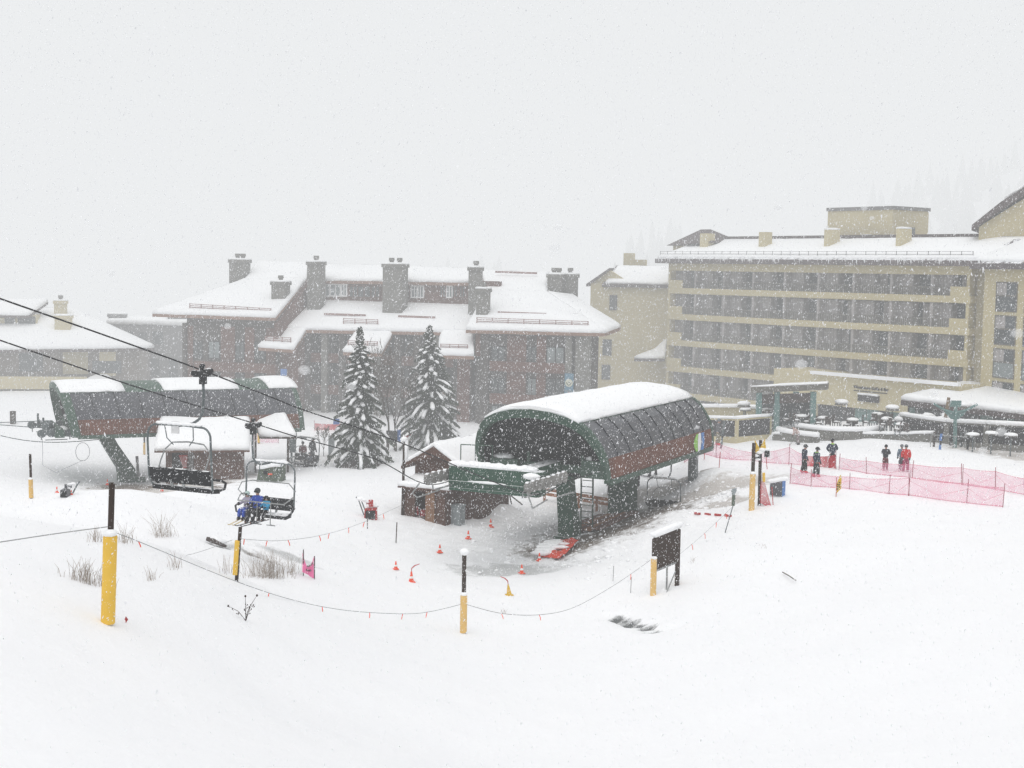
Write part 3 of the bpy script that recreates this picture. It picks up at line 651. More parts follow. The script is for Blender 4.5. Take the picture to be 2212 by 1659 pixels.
for x0,x1,y,n in ((430,520,650,2.6),(540,610,652,2.6),(700,790,683,4),(860,940,688,4),(1075,1180,680,1.8),(560,650,583,11),(840,900,589,11),(1070,1160,592,11)):
    mb = MB(); a, b = LF.at(x0,y,n), LF.at(x1,y+ (x1-x0)*.035,n); mb.beam(a+V((0,0,.25)),b+V((0,0,.25)),.10,.22); mb.build('roof_rail', M['guard'], lodge)
mb = MB(); LF.box(mb, uL+.3, uR0+.2, 8.0, 8.5, 11.5, 15.6); mb.build('wall', M['lodge_wood'], lodge)
def window(fr, root, x0, x1, y0, y1, n, glass='glass', frame='white_band', fw=.14, mull=1):
    (ua, za), (ub, zb) = fr.pix(x0,y1,n), fr.pix(x1,y0,n)
    mb = MB()
    for a, b, c, d in ((ua-fw,ub+fw,za-fw,za),(ua-fw,ub+fw,zb,zb+fw),(ua-fw,ua,za,zb),(ub,ub+fw,za,zb)): fr.box(mb, a, b, n-.09, n+.06, c, d)
    for k in range(1, mull+1): u = ua+(ub-ua)*k/(mull+1); fr.box(mb, u-.05, u+.05, n-.08, n+.05, za, zb)
    w_ = mb.build('window', M[frame], root); mb = MB(); fr.box(mb, ua+.001, ub-.001, n-.05, n+.04, za+.001, zb-.001); mb.build('pane', M[glass], w_)
    return w_
for x0,x1 in ((697,711),(715,735),(739,748)): window(LF, lodge, x0,x1,616,638,7.95,'glass_pale')
for x0,x1 in ((756,772),(774,800),(803,820),(870,884),(952,962),(978,988),(994,1004)): window(LF, lodge, x0,x1,619,641,7.95,'glass','lodge_wood')
for x0,x1 in ((890,902),(903,914),(966,976)): window(LF, lodge, x0,x1,619,641,7.95,'glass_pale')
for r_, (y0, y1) in enumerate(((738,772),(806,842),(866,896))):
    for i, (x0,x1) in enumerate(((420,437),(452,474),(511,527),(552,572))):
        window(LF, lodge, x0,x1,y0+i*.8,y1+i*.8,-.02, 'glass_pale' if (i+r_)%3==1 else 'glass', 'lodge_dark', .1)
    for i, (x0,x1) in enumerate(((1062,1090),(1140,1158),(1182,1218))):
        window(LF, lodge, x0,x1,y0+12+i*.8,y1+12+i*.8,-.02, 'glass_pale' if (i+r_)%3==2 else 'glass', 'lodge_dark', .1)
# wooden cladding between the stone piers, balcony fronts, piers
for x0,x1,n in ((478,508,-.03),(530,550,-.03),(576,596,-.03),(404,418,-.03),(1096,1137,-.03),(1160,1180,-.03)):
    (ua,_),(ub,_) = LF.pix(x0,760,n), LF.pix(x1,760,n); wallbox(LF, lodge, 'lodge_wood', ua, ub, -.14, .05, -3.5, 10.2, 'cladding')
for x0,x1,c in ((1036,1056,'lodge_stone'),(1222,1236,'chimney'),(1244,1276,'chimney'),(396,403,'lodge_stone')):
    (ua,_),(ub,_) = LF.pix(x0,760,-.3), LF.pix(x1,760,-.3); wallbox(LF, lodge, c, ua, ub, -.5, .06, -4, 10.5, 'pier')
for y in (782, 852):
    for x0,x1 in ((420,596),(1058,1220)):
        (ua,z),(ub,_) = LF.pix(x0,y,-.6), LF.pix(x1,y,-.6); wallbox(LF, lodge, 'lodge_wood', ua, ub, -.7, .04, z-.9, z+.1, 'balcony')
# the recessed middle: posts, floors, glazed bays
for i, x in enumerate((662,700,738,776,814,858,900,944,986)):
    u, _ = LF.pix(x, 780, 2); wallbox(LF, lodge, 'chimney' if i%3==1 else 'lodge_stone', u-.35, u+.35, 2.0, 3.3, -4, 9.9, 'pier')
for y in (770, 838, 900):
    (ua,z),(ub,_) = LF.pix(604,y,1.9), LF.pix(1012,y,1.9); wallbox(LF, lodge, 'lodge_wood', ua, ub, 2.3, 3.25, z-.5, z+.5, 'balcony')
for y0,y1 in ((738,762),(800,830),(868,894)):
    for x in (675,712,752,790,832,874,916,960): window(LF, lodge, x-9,x+9,y0,y1,3.15,'glass','lodge_dark',.12)
for x0,x1,xm in ((600,640,0),(985,1012,0)):
    (ua,_),(ub,_) = LF.pix(x0,780,0), LF.pix(x1,780,0); wallbox(LF, lodge, 'lodge_wood', ua, ub, .4, 3.1, -4, 9.0, 'wall')
def chimney(fr, root, x0, x1, y0, y1, n, mt='chimney', flues=(), dep=None, cap=True):
    (ua, za), (ub, zb) = fr.pix(x0,y1,n), fr.pix(x1,y0,n); d = dep or (ub-ua)*.8
    mb = MB(); fr.box(mb, ua, ub, n, n+d, za-1.5, zb)
    if cap: fr.box(mb, ua-.12, ub+.12, n-.12, n+d+.12, zb-.25, zb+.1)
    c = mb.build('chimney', M[mt], root)
    for f in flues:
        u = ua+(ub-ua)*f; mb = MB(); p = fr.p(u, n+d*.5, zb+.05); mb.tube([p, p+V((0,0,.42)), p+V((0,0,.44)), p+V((0,0,.75))], [.26,.24,.33,.30], 9); mb.build('flue', M['chimney'], c)
    if cap:
        mb = MB(); mb.snow_slab([fr.p(ua-.1,n-.1,zb+.08),fr.p(ub+.1,n-.1,zb+.08),fr.p(ub+.1,n+d+.1,zb+.08),fr.p(ua-.1,n+d+.1,zb+.08)], .22, .2, .6, .05); mb.build('snow_cap', M['snow'], c, smooth=True)
for c in ((495,527,563,614,8,(.35,.72)),(586,615,611,661,2,(.5,)),(663,692,568,672,5.4,(.5,)),(826,868,573,676,5.0,(.3,.72)),(1011,1036,580,682,5.0,(.55,)),(1028,1053,626,684,1.2,(.5,)),(1182,1213,595,650,8.5,(.35,.7)),(1214,1243,595,656,9.5,(.5,))):
    chimney(LF, lodge, *c[:5], flues=c[5])
def flat_sign(fr, root_name, label, cat, x0, x1, y0, y1, n, mt, dep=.12):
    (ua, za), (ub, zb) = fr.pix(x0,y1,n), fr.pix(x1,y0,n); r = thing(root_name, fr.p((ua+ub)/2,n,za), label, cat)
    mb = MB(); fr.box(mb, ua, ub, n-dep, n, za, zb); mb.build('board', M[mt], r); return r, ua, ub, za, zb
bn, ua, ub, za, zb = flat_sign(LF, 'banner', 'tall blue banner with pale round emblem on the lodge wall above the lift roof', 'banner', 1219.5,1239.5,807,864,-.62,'banner_blue')
def disc(mb, fr, u, n, z, r, k=18, a0=0, a1=2*math.pi): mb.poly([fr.p(u+r*math.cos(a0+(a1-a0)*i/k), n, z+r*math.sin(a0+(a1-a0)*i/k)) for i in range(k)])
um = (ua+ub)/2; wd = ub-ua
mb = MB(); disc(mb, LF, um, -.75, zb-.95, .44*wd); mb.build('emblem', M['curtain'] if 0 else mat('emblem',(.55,.56,.46),.8,.05), bn)
mb = MB(); mb.tube([LF.p(um-.3*wd,-.77,zb-.9),LF.p(um-.05,-.77,zb-1.2),LF.p(um+.05,-.77,zb-1.2),LF.p(um+.3*wd,-.77,zb-.9)], .035, 4); mb.ball(LF.p(um+.03,-.77,zb-.88),.09,(1,.2,1),6,4); mb.build('emblem_mark', M['machine_green'], bn)
mb = MB()
for k in range(4):
    z = zb-1.75-k*.27
    for j in range(5): LF.box(mb, ua+.1*wd+j*wd*.165, ua+.1*wd+j*wd*.165+wd*(.10+.02*((j+k)%3)), -.756, -.748, z-.09, z+.05)
mb.build('lettering', M['glass_pale'], bn)
mb = MB(); mb.poly([LF.p(um-.25*wd,-.755,za+.05),LF.p(um+.25*wd,-.755,za+.05),LF.p(um+.12*wd,-.755,za+.45),LF.p(um+.1*wd,-.755,za+.8),LF.p(um-.08*wd,-.755,za+.8),LF.p(um-.1*wd,-.755,za+.4)]); mb.build('red_figure', M['red'], bn)
flat_sign(LF, 'balcony_sign', 'small blue sign on a lodge balcony above the far lift roof', 'sign', 607,620,797,811,-.75,'sky_blue')
# ---------------------------------------------------------------- cream hotel with balconies
o = plan(1440, 161, 10); HF = Fr(o.x, o.y, .604, -.797)
hotel = thing('hotel', HF.p(0,0,0), 'big cream hotel with rows of recessed balconies under a snowy eave', 'building')
bx = [1443,1499,1561,1624,1692,1765,1841,1922,2010,2088]
ubs = [HF.pix(x, 650, 0)[0] for x in bx]; uE = ubs[-1]
rows = [14.85,11.95,9.05,6.15,3.25]
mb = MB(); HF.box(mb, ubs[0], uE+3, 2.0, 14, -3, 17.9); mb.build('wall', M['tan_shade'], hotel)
mb = MB(); HF.box(mb, ubs[0]-.02, uE+.4, 0, 2.1, 17.05, 17.85); mb.build('top_band', M['tan'], hotel)
for z in rows:
    mb = MB(); HF.box(mb, ubs[0]-.02, uE+.4, 0, 2.05, z-.34, z+.30); mb.build('balcony_slab', M['tan'], hotel)
for i, u in enumerate(ubs):
    mb = MB(); HF.box(mb, u-.16, u+.16, .14, 2.0, 2, 17.1); mb.build('partition_wall', M['curtain'] if 0 < i < len(ubs)-1 else M['tan'], hotel)
mb = MB(); HF.box(mb, uE+.4, uE+3.2, .9, 2.1, -2, 17.9); mb.build('end_wall', M['tan_shade'], hotel)
rr = random.Random(4)
for z in rows:
    zt = z+2.55
    for i in range(9):
        a, b = ubs[i]+.13, ubs[i+1]-.13; w_ = b-a
        mb = MB(); HF.box(mb, a, a+w_*.40, 1.0, 1.98, z+.31, zt-.1); mb.build('wall_panel', M['curtain'], hotel)
        mb = MB(); u0 = a+w_*.40; HF.box(mb, u0, u0+w_*.46, 1.9, 1.99, z+.31, zt-.15); wi = mb.build('window', M['glass'], hotel)
        mb = MB(); k = rr.choice((.0,.25,.5)); HF.box(mb, u0+w_*k*.5, u0+w_*k*.5+w_*.2, 1.86, 1.89, z+.35, zt-.2); mb.build('pane', M[rr.choice(('glass','glass_pale','curtain'))], wi)
        if rr.random() < .5:
            mb = MB(); HF.box(mb, u0+w_*.52, b, 1.75, 1.97, z+.31, zt-.12); mb.build('curtain', M['mauve'], hotel)
        s0, s1 = a, b; mb = MB()
        if i == 0: HF.box(mb, a-.1, a+w_*.55, -.02, .2, z+.3, z+1.15); mb.build('parapet', M['tan'], hotel); mb = MB(); s0 = a+w_*.55
        if i == 8: HF.box(mb, a+w_*.55, b+.4, -.02, .2, z+.3, z+1.15); mb.build('parapet', M['tan'], hotel); mb = MB(); s1 = a+w_*.55
        HF.box(mb, s0, s1, .06, .12, z+1.0, z+1.1); HF.box(mb, s0, s1, .06, .12, z+.42, z+.48)
        for k in range(int((s1-s0)/.24)+1): HF.box(mb, s0+k*.24, s0+k*.24+.075, .07, .11, z+.3, z+1.05)
        mb.build('railing', M['rail'], hotel)
# eave, roof, ridge line
mb = MB(); u0, u1 = ubs[0]-1.1, uE+3.4
mb.prism([HF.p(u0,-1.1,17.85),HF.p(u0,-1.1,18.35),HF.p(u0,6,20.6),HF.p(u0,6,17.85)], HF.u*(u1-u0)); mb.build('roof', M['eave'], hotel)
mb = MB(); 
P=[HF.p(u0+.1,-.75,18.42),HF.p(u1-.1,-.75,18.42),HF.p(u1-.1,5.2,20.32),HF.p(u0+1.2,5.2,20.32)]; mb.snow_slab(P,.35,.3,.7,.12); mb.build('roof_snow', M['snow'], hotel, smooth=True)
mb = MB(); HF.box(mb, u0+1.5, u1-3, 5.6, 6.6, 20.0, 20.95); mb.build('ridge_cap', M['roof_brown'], hotel)
mb = MB()
for h in (.45,.7): mb.beam(HF.p(u0+.3,-.6,18.45+h), HF.p(u1-2.5,-.6,18.45+h), .035, .035)
k = 34
for i in range(k+1): p = HF.p(u0+.3+(u1-2.8-u0)*i/k,-.6,18.4); mb.beam(p, p+V((0,0,.8)), .05, .05)
mb.build('snow_guard', M['grey_wall'], hotel)
mb = MB()
for i in range(70):
    u = u0+.2+(u1-u0-.4)*rr.random(); L_ = .05+.3*rr.random()**2; p = HF.p(u,-1.12,18.25); mb.tube([p+V((0,0,.2)),p-V((0,0,L_))], .05+.07*rr.random(), 4, .01)
mb.build('icicle', M['snow'], hotel)['kind'] = 'stuff'
# roof boxes (x0,x1,ytop,ybase,n,depth)
for x0,x1,y0,y1,n,d in ((1511,1528,504,550,2.2,1.2),(1638,1653,501,549,2.2,1.1),(1690,1702,522,534,5,.9)):
    (ua,za),(ub,zb) = HF.pix(x0,y1,n), HF.pix(x1,y0,n); wallbox(HF, hotel, 'tan', ua, ub, n, n+d, za-.6, zb, 'chimney')
(ua,za),(ub,zb) = HF.pix(1786,532,7), HF.pix(1929,446,7); um = ua+(ub-ua)*.62; ub_p = ub; zb_p = zb
mb = MB(); mb.prism([HF.p(ua,7,za-2.5),HF.p(ub,7,za-2.5),HF.p(ub,7,zb),HF.p(ua,7,zb)], HF.n*5.8); mb.build('penthouse', M['cream'], hotel)
mb = MB(); HF.box(mb, ua-.12, ub+.12, 6.88, 12.95, zb-.3, zb+.06); mb.build('penthouse_roof', M['grey_wall'], hotel)
for x0,x1,y0,y1 in ((1779,1791,496,548),(1934,1946,494,547)):
    (ua,za),(ub,zb) = HF.pix(x0,y1,2.2), HF.pix(x1,y0,2.2); wallbox(HF, hotel, 'cream', ua, ub, 2.2, 3.9, za-.6, zb, 'chimney')
    mb = MB(); mb.snow_slab([HF.p(ua,2.2,zb),HF.p(ub,2.2,zb),HF.p(ub,3.9,zb),HF.p(ua,3.9,zb)], .2, .3, .8, .06); mb.build('snow_cap', M['snow'], hotel, smooth=True)
window(HF, hotel, 1867,1880,510,522,6.95,'glass','white_band',.2,0); wallbox(HF, hotel, 'glass', ub_p-.02, ub_p+.06, 9.6, 10.6, zb_p-3.6, zb_p-2.0, 'side_window')
# small hipped dormer roof at its left end
(ua,za),(ub,zb) = HF.pix(1450,542,3), HF.pix(1540,494,3)
mb = MB(); e = za+.6; A_ = [HF.p(ua-.2,2.4,e),HF.p(ub+.3,2.4,e+.3),HF.p(ub+.3,8,e+.3),HF.p(ua-.2,8,e)]; tp = [HF.p(ua+(ub-ua)*.48,4.5,zb),HF.p(ua+(ub-ua)*.72,4.5,zb)]
mb.add(A_+tp, [(0,1,5,4),(1,2,5),(2,3,4,5),(3,0,4)]); mb.build('dormer_roof', M['roof_brown'], hotel); wallbox(HF, hotel, 'tan', ua+.3, ub-.2, 3.0, 7.5, za-1.5, e-.02, 'dormer')
# ---------------------------------------------------------------- right wing with gable, closer to us
o = plan(2119, 128, 10); QF = Fr(o.x, o.y, .36, -.933)
wing = thing('hotel_wing', QF.p(0,0,0), 'cream gabled hotel wing at the right edge with a column of dark windows', 'building')
wallbox(QF, wing, 'tan', 0, 16, 0, 12, 1.5, 17.7)
mb = MB(); mb.prism([QF.p(-1.0,-.9,17.6),QF.p(-1.0,-.9,18.1),QF.p(-1.0,4,20.4),QF.p(-1.0,4,17.6)], QF.u*18); mb.build('roof', M['eave'], wing)
mb = MB(); mb.snow_slab([QF.p(-.8,-.6,18.2),QF.p(17,-.6,18.2),QF.p(17,3.6,20.15),QF.p(.6,3.6,20.15)], .35,.3,.7,.12); mb.build('roof_snow', M['snow'], wing, smooth=True)
for i, (y0, y1, g) in enumerate(((590,644,'curtain'),(648,676,'glass'),(680,728,'curtain'),(734,764,'glass_pale'),(768,816,'curtain'),(820,836,'glass'))):
    pass
for cx0, cx1 in ((2151,2194),(2213,2262)):
    for i in range(5):
        (ua,_),(ub,_) = QF.pix(cx0,700,0), QF.pix(cx1,700,0); z1 = 16.4-i*2.9
        mb = MB(); 
        for a,b,c,d in ((ua-.08,ub+.08,z1-2.5,z1-2.4),(ua-.08,ub+.08,z1,z1+.1),(ua-.08,ua,z1-2.4,z1),(ub,ub+.08,z1-2.4,z1)): QF.box(mb,a,b,-.08,.05,c,d)
        QF.box(mb, ua, ub, -.07, .04, z1-1.15, z1-1.02)
        wi = mb.build('window', M['rail'], wing)
        mb = MB(); QF.box(mb, ua+(ub-ua)*.5, ub, -.05, .03, z1-1.02, z1); mb.build('pane', M['glass'], wi)
        mb = MB(); QF.box(mb, ua, ua+(ub-ua)*.5, -.05, .03, z1-1.02, z1); mb.build('pane', M['curtain'], wi)
        mb = MB(); QF.box(mb, ua, ub, -.05, .03, z1-2.4, z1-1.15); mb.build('pane', M[('glass','glass','glass_pale','glass','glass')[i]], wi)
# gable tower above it
o = plan(2100, 134, 10); TF = Fr(o.x, o.y, .93, -.37)
zE = TF.pix(2100,490,0)[1]; uA = TF.pix(2330,395,0)[0]; zA = TF.pix(2330,330,0)[1]
mb = MB(); mb.prism([TF.p(.1,0,8),TF.p(12,0,8),TF.p(12,0,zE+5.4),TF.p(6.6,0,zE+4.4),TF.p(.1,0,zE)], TF.n*9); mb.build('gable_wall', M['cream'], wing)
mb = MB(); mb.prism([TF.p(-.5,-.7,zE-.35),TF.p(2.1,-.7,zE+1.6),TF.p(6.6,-.7,zE+4.6),TF.p(13,-.7,zE+6.6),TF.p(13,-.7,zE+7.3),TF.p(6.6,-.7,zE+5.3),TF.p(2.0,-.7,zE+2.3),TF.p(-.5,-.7,zE+.15)], TF.n*10); mb.build('gable_roof', M['roof_brown'], wing)
mb = MB(); mb.snow_slab([TF.p(2.2,.5,zE+2.55),TF.p(6.4,.5,zE+5.3),TF.p(6.4,8.5,zE+5.3),TF.p(2.2,8.5,zE+2.55)],.3,.3,.6,.25); mb.build('roof_snow', M['snow'], wing, smooth=True)
mb = MB(); TF.box(mb, 4.5, 4.65, -.1, .02, zE-.6, zE+1.5); mb.build('vent', M['rail'], wing)
# ---------------------------------------------------------------- cream block between lodge and hotel
o = plan(1272, 168, 10); MF = Fr(o.x, o.y, .985, -.17)
mid = thing('annex_building', MF.p(0,0,0), 'plain cream block with small windows between the brown lodge and the hotel', 'building')
uM = MF.pix(1446,600,0)[0]
wallbox(MF, mid, 'tan', 0, uM, 0, 12, -3, MF.pix(1300,612,0)[1])
ze = MF.pix(1300,613,0)[1]; uh = MF.pix(1318,613,0)[0]
mb = MB(); mb.prism([MF.p(0,.3,ze),MF.p(uh*2.2,.3,ze),MF.p(uh*.95,.3,ze+1.55)], MF.n*10); mb.build('gable_wall', M['tan'], mid)
mb = MB(); mb.prism([MF.p(-.5,-.2,ze-.35),MF.p(uh*.95,-.2,ze+1.6),MF.p(uh*.95,-.2,ze+1.85),MF.p(-.5,-.2,ze-.05)], MF.n*10); mb.prism([MF.p(uh*.6,-.5,ze-.35),MF.p(uM+.3,-.5,ze-.35),MF.p(uM+.3,5,ze+1.9),MF.p(uh*1.1,5,ze+1.9)], (0,0,.3)); mb.build('roof', M['roof_brown'], mid)
mb = MB(); mb.snow_slab([MF.p(uh*.75,-.3,ze+.02),MF.p(uM,-.3,ze+.02),MF.p(uM,4.2,ze+1.95),MF.p(uh*1.2,4.2,ze+1.95)],.35,.3,.7,.2); mb.build('roof_snow', M['snow'], mid, smooth=True)
for x0,x1,y0 in ((1346,1369,547),(1368,1395,561)):
    (ua,_),(ub,zb) = MF.pix(x0,590,6), MF.pix(x1,y0,6); wallbox(MF, mid, 'tan', ua, ub, 6+(.1 if x0>1350 else 0), 8, ze, zb, 'chimney')
for x0,x1,y0,y1 in ((1318,1332,639,668),(1303,1320,735,766),(1301,1317,790,818)): window(MF, mid, x0,x1,y0,y1,-.02,'glass','lodge_dark',.08,0)
roofs(MF, mid, [(1370,775,-3),(1436,775,-3),(1440,735,0),(1415,757,0)], 'porch_roof', 'roof_brown', .3, .3)
# ---------------------------------------------------------------- hazy houses at the left
o = plan(-60, 172, 10); AF = Fr(o.x, o.y, .99, .14)
hs_ = thing('chalet', AF.p(10,0,0), 'hazy cream chalet with hipped snowy roof and two chimneys, far left', 'house')
ur = AF.pix(300,760,0)[0]; zE = AF.pix(150,757,0)[1]
wallbox(AF, hs_, 'house_brown', -8, ur, 0, 14, -4, zE); 
for x0,x1,y0,y1,c in ((42,92,762,802,'glass'),(100,130,760,806,'house_brown'),(136,190,760,808,'tan_shade'),(150,190,765,800,'glass'),(215,250,760,812,'cream'),(200,262,780,806,'glass')):
    (ua,za),(ub,zb) = AF.pix(x0,y1,-.05), AF.pix(x1,y0,-.05); wallbox(AF, hs_, c, ua, ub, -.1-.05*rr.random(), .05, za, zb, 'window' if c=='glass' else 'wall_panel')
(ua,za),(ub,zb) = AF.pix(-60,840,-1.5), AF.pix(188,814,-1.5); wallbox(AF, hs_, 'cream', ua, ub, -1.6, -1.3, za, zb, 'balcony')
(ua,za),(ub,zb) = AF.pix(-60,830,-1.2), AF.pix(188,760,-1.2); wallbox(AF, hs_, 'house_brown', ua, ub-1, -1.25, .0, -4, za, 'lower_wall')
roofs(AF, hs_, [(-60,757,-1.2),(333,752,-1.2),(160,672,9),(-60,664,9)], 'roof','roof_brown', .35, .5)
roofs(AF, hs_, [(-70,680,3),(62,682,3),(104,652,7),(-70,650,7)], 'upper_roof','roof_brown', .3, .45)
(ua,za),(ub,zb) = AF.pix(-70,712,4), AF.pix(80,680,4); wallbox(AF, hs_, 'cream', ua, ub, 4, 8, za-2, zb, 'upper_wall')
for x0,x1 in ((10,32),(38,76)): (ua,za),(ub,zb) = AF.pix(x0,702,3.9), AF.pix(x1,684,3.9); wallbox(AF, hs_, 'glass', ua, ub, 3.9, 4.05, za, zb, 'window')
chimney(AF, hs_, 117,142,652,700,6,'cream',(.5,)); chimney(AF, hs_, 118,152,684,738,2.5,'cream',())
roofs(AF, hs_, [(172,830,-3.5),(262,838,-3.5),(232,812,-.5),(206,812,-.5)], 'porch_roof','roof_brown', .3, .3)
o = plan(232, 188, 10); BF = Fr(o.x, o.y, .99, -.1)
gb = thing('grey_building', BF.p(5,0,0), 'flat roofed grey building fading in snowfall left of the brown lodge', 'building')
ur = BF.pix(420,760,0)[0]; zt = BF.pix(300,700,0)[1]
wallbox(BF, gb, 'grey_wall', 0, ur, 0, 10, -4, zt); mb = MB(); mb.snow_slab([BF.p(-.2,-.2,zt),BF.p(ur,-.2,zt),BF.p(ur,10,zt),BF.p(-.2,10,zt)],.7,.3); mb.build('roof_snow', M['snow'], gb, smooth=True)
chimney(BF, gb, 234,264,681,702,1,'grey_wall',()); chimney(BF, gb, 362,404,679,720,1.5,'grey_wall',())
for x0,x1,y0,y1 in ((275,288,715,745),(300,318,718,742),(330,352,716,744),(285,300,775,815),(318,345,775,815),(365,385,775,815)): window(BF, gb, x0,x1,y0,y1,-.02,'glass','grey_wall',.1,0)
# ---------------------------------------------------------------- cabins
def dep(p): return (p-CAM).dot(F_)
def pm(p, px): return px*dep(p)/FPX       # photo pixels -> metres at that place
hx = (873-CXP)/FPX*100; o = vert(99.5, (900-CXP)/FPX*99.5, 0); HB = Fr(o.x, o.y, b1.x, b1.y)
cab = thing('cabin', HB.p(0,0,0), 'dark brown gabled operator cabin with snowy roof and lean-to beside the near terminal', 'cabin')
hw = 3.55; uC, zA = HB.pix(940,954,0); zEv = 3.85
mb = MB(); mb.prism([HB.p(0,0,-1.5),HB.p(hw,0,-1.5),HB.p(hw,0,zEv),HB.p(hw*.5,0,zA-.45),HB.p(0,0,zEv)], HB.n*7.6); mb.build('wall', M['hut_wood'], cab)
sl = (zA-.1-zEv)/(hw*.5)
for sg in (0, 1):
    a = -.75 if sg == 0 else hw+.6; za = zA-.3-sl*abs(a-hw*.5)*.92; mb = MB()
    q = [HB.p(a,-.65,za), HB.p(hw*.5,-.65,zA-.25), HB.p(hw*.5,8.2,zA-.25), HB.p(a,8.2,za)]
    mb.prism(q, (0,0,-.2)); mb.build('roof', M['fascia'] if 0 else M['hut_wood'], cab)
    mb = MB(); mb.snow_slab([p+V((0,0,.02)) for p in q], .32, .22, .5, .12); mb.build('roof_snow', M['snow'], cab, smooth=True)
mb = MB(); mb.prism([HB.p(-.7,-.66,zEv-.45),HB.p(hw*.5,-.66,zA-.3),HB.p(hw+.55,-.66,zEv-.35),HB.p(hw*.5,-.66,zA-1.0)], HB.n*.12); mb.build('gable_board', M['hut_wood'], cab)
# lean-to with open doorway
u0, zt = HB.pix(868,1047,-1.9); u1, _ = HB.pix(962,1052,-1.9); zl = zt-.1
d0, d1 = HB.pix(896,1080,-1.9)[0], HB.pix(918,1080,-1.9)[0]
mb = MB(); HB.box(mb, u0, d0, -1.9, -1.75, -1.5, zl); HB.box(mb, d1, u1, -1.9, -1.75, -1.5, zl); HB.box(mb, d0, d1, -1.9, -1.75, zl-.25, zl); HB.box(mb, d0, d1, -1.9, -1.75, -1.5, .1); HB.box(mb, u0, u0+.12, -1.75, 0, -1.5, zl); HB.box(mb, u1-.12, u1, -1.75, 0, -1.5, zl)
mb.build('lean_to_wall', M['hut_wood'], cab)
mb = MB(); HB.box(mb, d0+.01, d1-.01, -.6, -.5, -.4, zl-.05); mb.build('doorway', M['black'], cab)  # black sheet behind the open door stands for the shade inside
mb = MB(); HB.box(mb, HB.pix(919,1080,-2.0)[0], HB.pix(938,1080,-2.0)[0], -2.0, -1.92, -.35, zl-.15); mb.build('door', M['door_wood'], cab)
mb = MB(); q = [HB.p(u0-.1,-2.3,zl-.05),HB.p(u1+.5,-2.3,zl-.05),HB.p(u1+.5,.1,zl+.3),HB.p(u0-.1,.1,zl+.3)]; mb.prism(q,(0,0,.1)); mb.build('lean_to_roof', M['hut_wood'], cab)
mb = MB(); mb.snow_slab([p+V((0,0,.12)) for p in q], .3, .25, .4, .08); mb.build('roof_snow', M['snow'], cab, smooth=True)
bp_ = HB.p(HB.pix(984,1100,-.5)[0], -.7, 0); bp_ = onto(bp_)
mb = MB(); mb.box(bp_+V((0,0,.55)), (1.3,.75,1.3), HB.ang); mb.box(bp_+V((0,0,1.24)), (1.4,.85,.12), HB.ang); tag(mb.build('storage_bin', M['bin']), 'pale grey metal storage bin against the operator cabin', 'bin')
mb = MB(); sc_ = onto(HB.p((d0+d1)/2-.15,-1.2,0)); mb.box(sc_+V((0,0,.35)),(.4,.3,.45),.3); mb.tube([sc_+V((-.35,-.1,.2)),sc_+V((-.4,-.1,.8))],.09,6); tag(mb.build('fuel_can', M['red']), 'red fuel cans in the open doorway of the cabin lean-to', 'fuel can')
mb = MB(); p = onto(HB.p(hw+.5,6.8,0)); mb.tube([p+V((-.4,0,2.4)),p+V((.1,0,.1))],.05,5); mb.tube([p+V((-.3,0,1.0)),p+V((.9,-.2,.1))],.05,5); tag(mb.build('broom', M['post_wood']), 'brooms leaning at the rear corner of the operator cabin', 'broom')
# second brown cabin by the far terminal
gA = G(440,1041); D2 = dep(gA); o = vert(D2-1.0, (360-CXP)/FPX*(D2-1), 0); KB = Fr(o.x, o.y, .985, .17)
c2 = thing('cabin', KB.p(0,0,zg(o.x,o.y)), 'reddish brown cabin with deep roof snow in front of the far terminal', 'cabin')
ur = KB.pix(526,1000,0)[0]; zb = zg(o.x,o.y)-1; zt = KB.pix(440,966,0)[1]; uh = KB.pix(358,1000,0)[0]; zr = KB.pix(440,908,2.6)[1]
mb = MB(); KB.box(mb, uh, ur, 0, 5, zb, zt); mb.prism([KB.p(uh,0,zt),KB.p(uh,5,zt),KB.p(uh,2.6,zr-.3)], KB.u*(ur-uh)); mb.build('wall', M['cabin_wood'], c2)
e0, e1 = uh-.8, ur+.5
q = [KB.p(e0,-1.0,zt-.15),KB.p(e1,-1.0,zt-.15),KB.p(e1-.1,2.6,zr),KB.p(e0+.2,2.6,zr)]; mb = MB(); mb.prism(q,(0,0,-.14)); mb.prism([KB.p(e0,6,zt-.15),KB.p(e1,6,zt-.15),KB.p(e1-.1,2.61,zr),KB.p(e0+.2,2.61,zr)],(0,0,-.14)); mb.build('roof', M['cabin_wood'], c2)
mb = MB(); mb.snow_slab(q, .42, .3, .5, .08); mb.build('roof_snow', M['snow'], c2, smooth=True)
for x0,x1,c,n_m in ((408,418,'grey_wall','door_post'),(372,392,'dark','window')):
    (ua,za),(ub,zc) = KB.pix(x0,1030,-.05), KB.pix(x1,975,-.05); wallbox(KB, c2, c, ua, ub, -.08, .05, za, zc, n_m)
fs_ = thing('red_flag', KB.at(397,1008,-.2), 'red triangular streaked flag hung on the reddish brown cabin wall', 'flag')
mb = MB(); mb.poly([KB.at(386,983,-.2),KB.at(405,983,-.2),KB.at(403,1011,-.2),KB.at(396,1011,-.2)]); mb.build('cloth', M['red'], fs_); mb = MB()
for k in range(5): mb.beam(KB.at(388.5+k*3.6,986,-.23), KB.at(396+k*1.5,1009,-.23), .03, .02)
mb.build('stripe', M['white_band'], fs_)
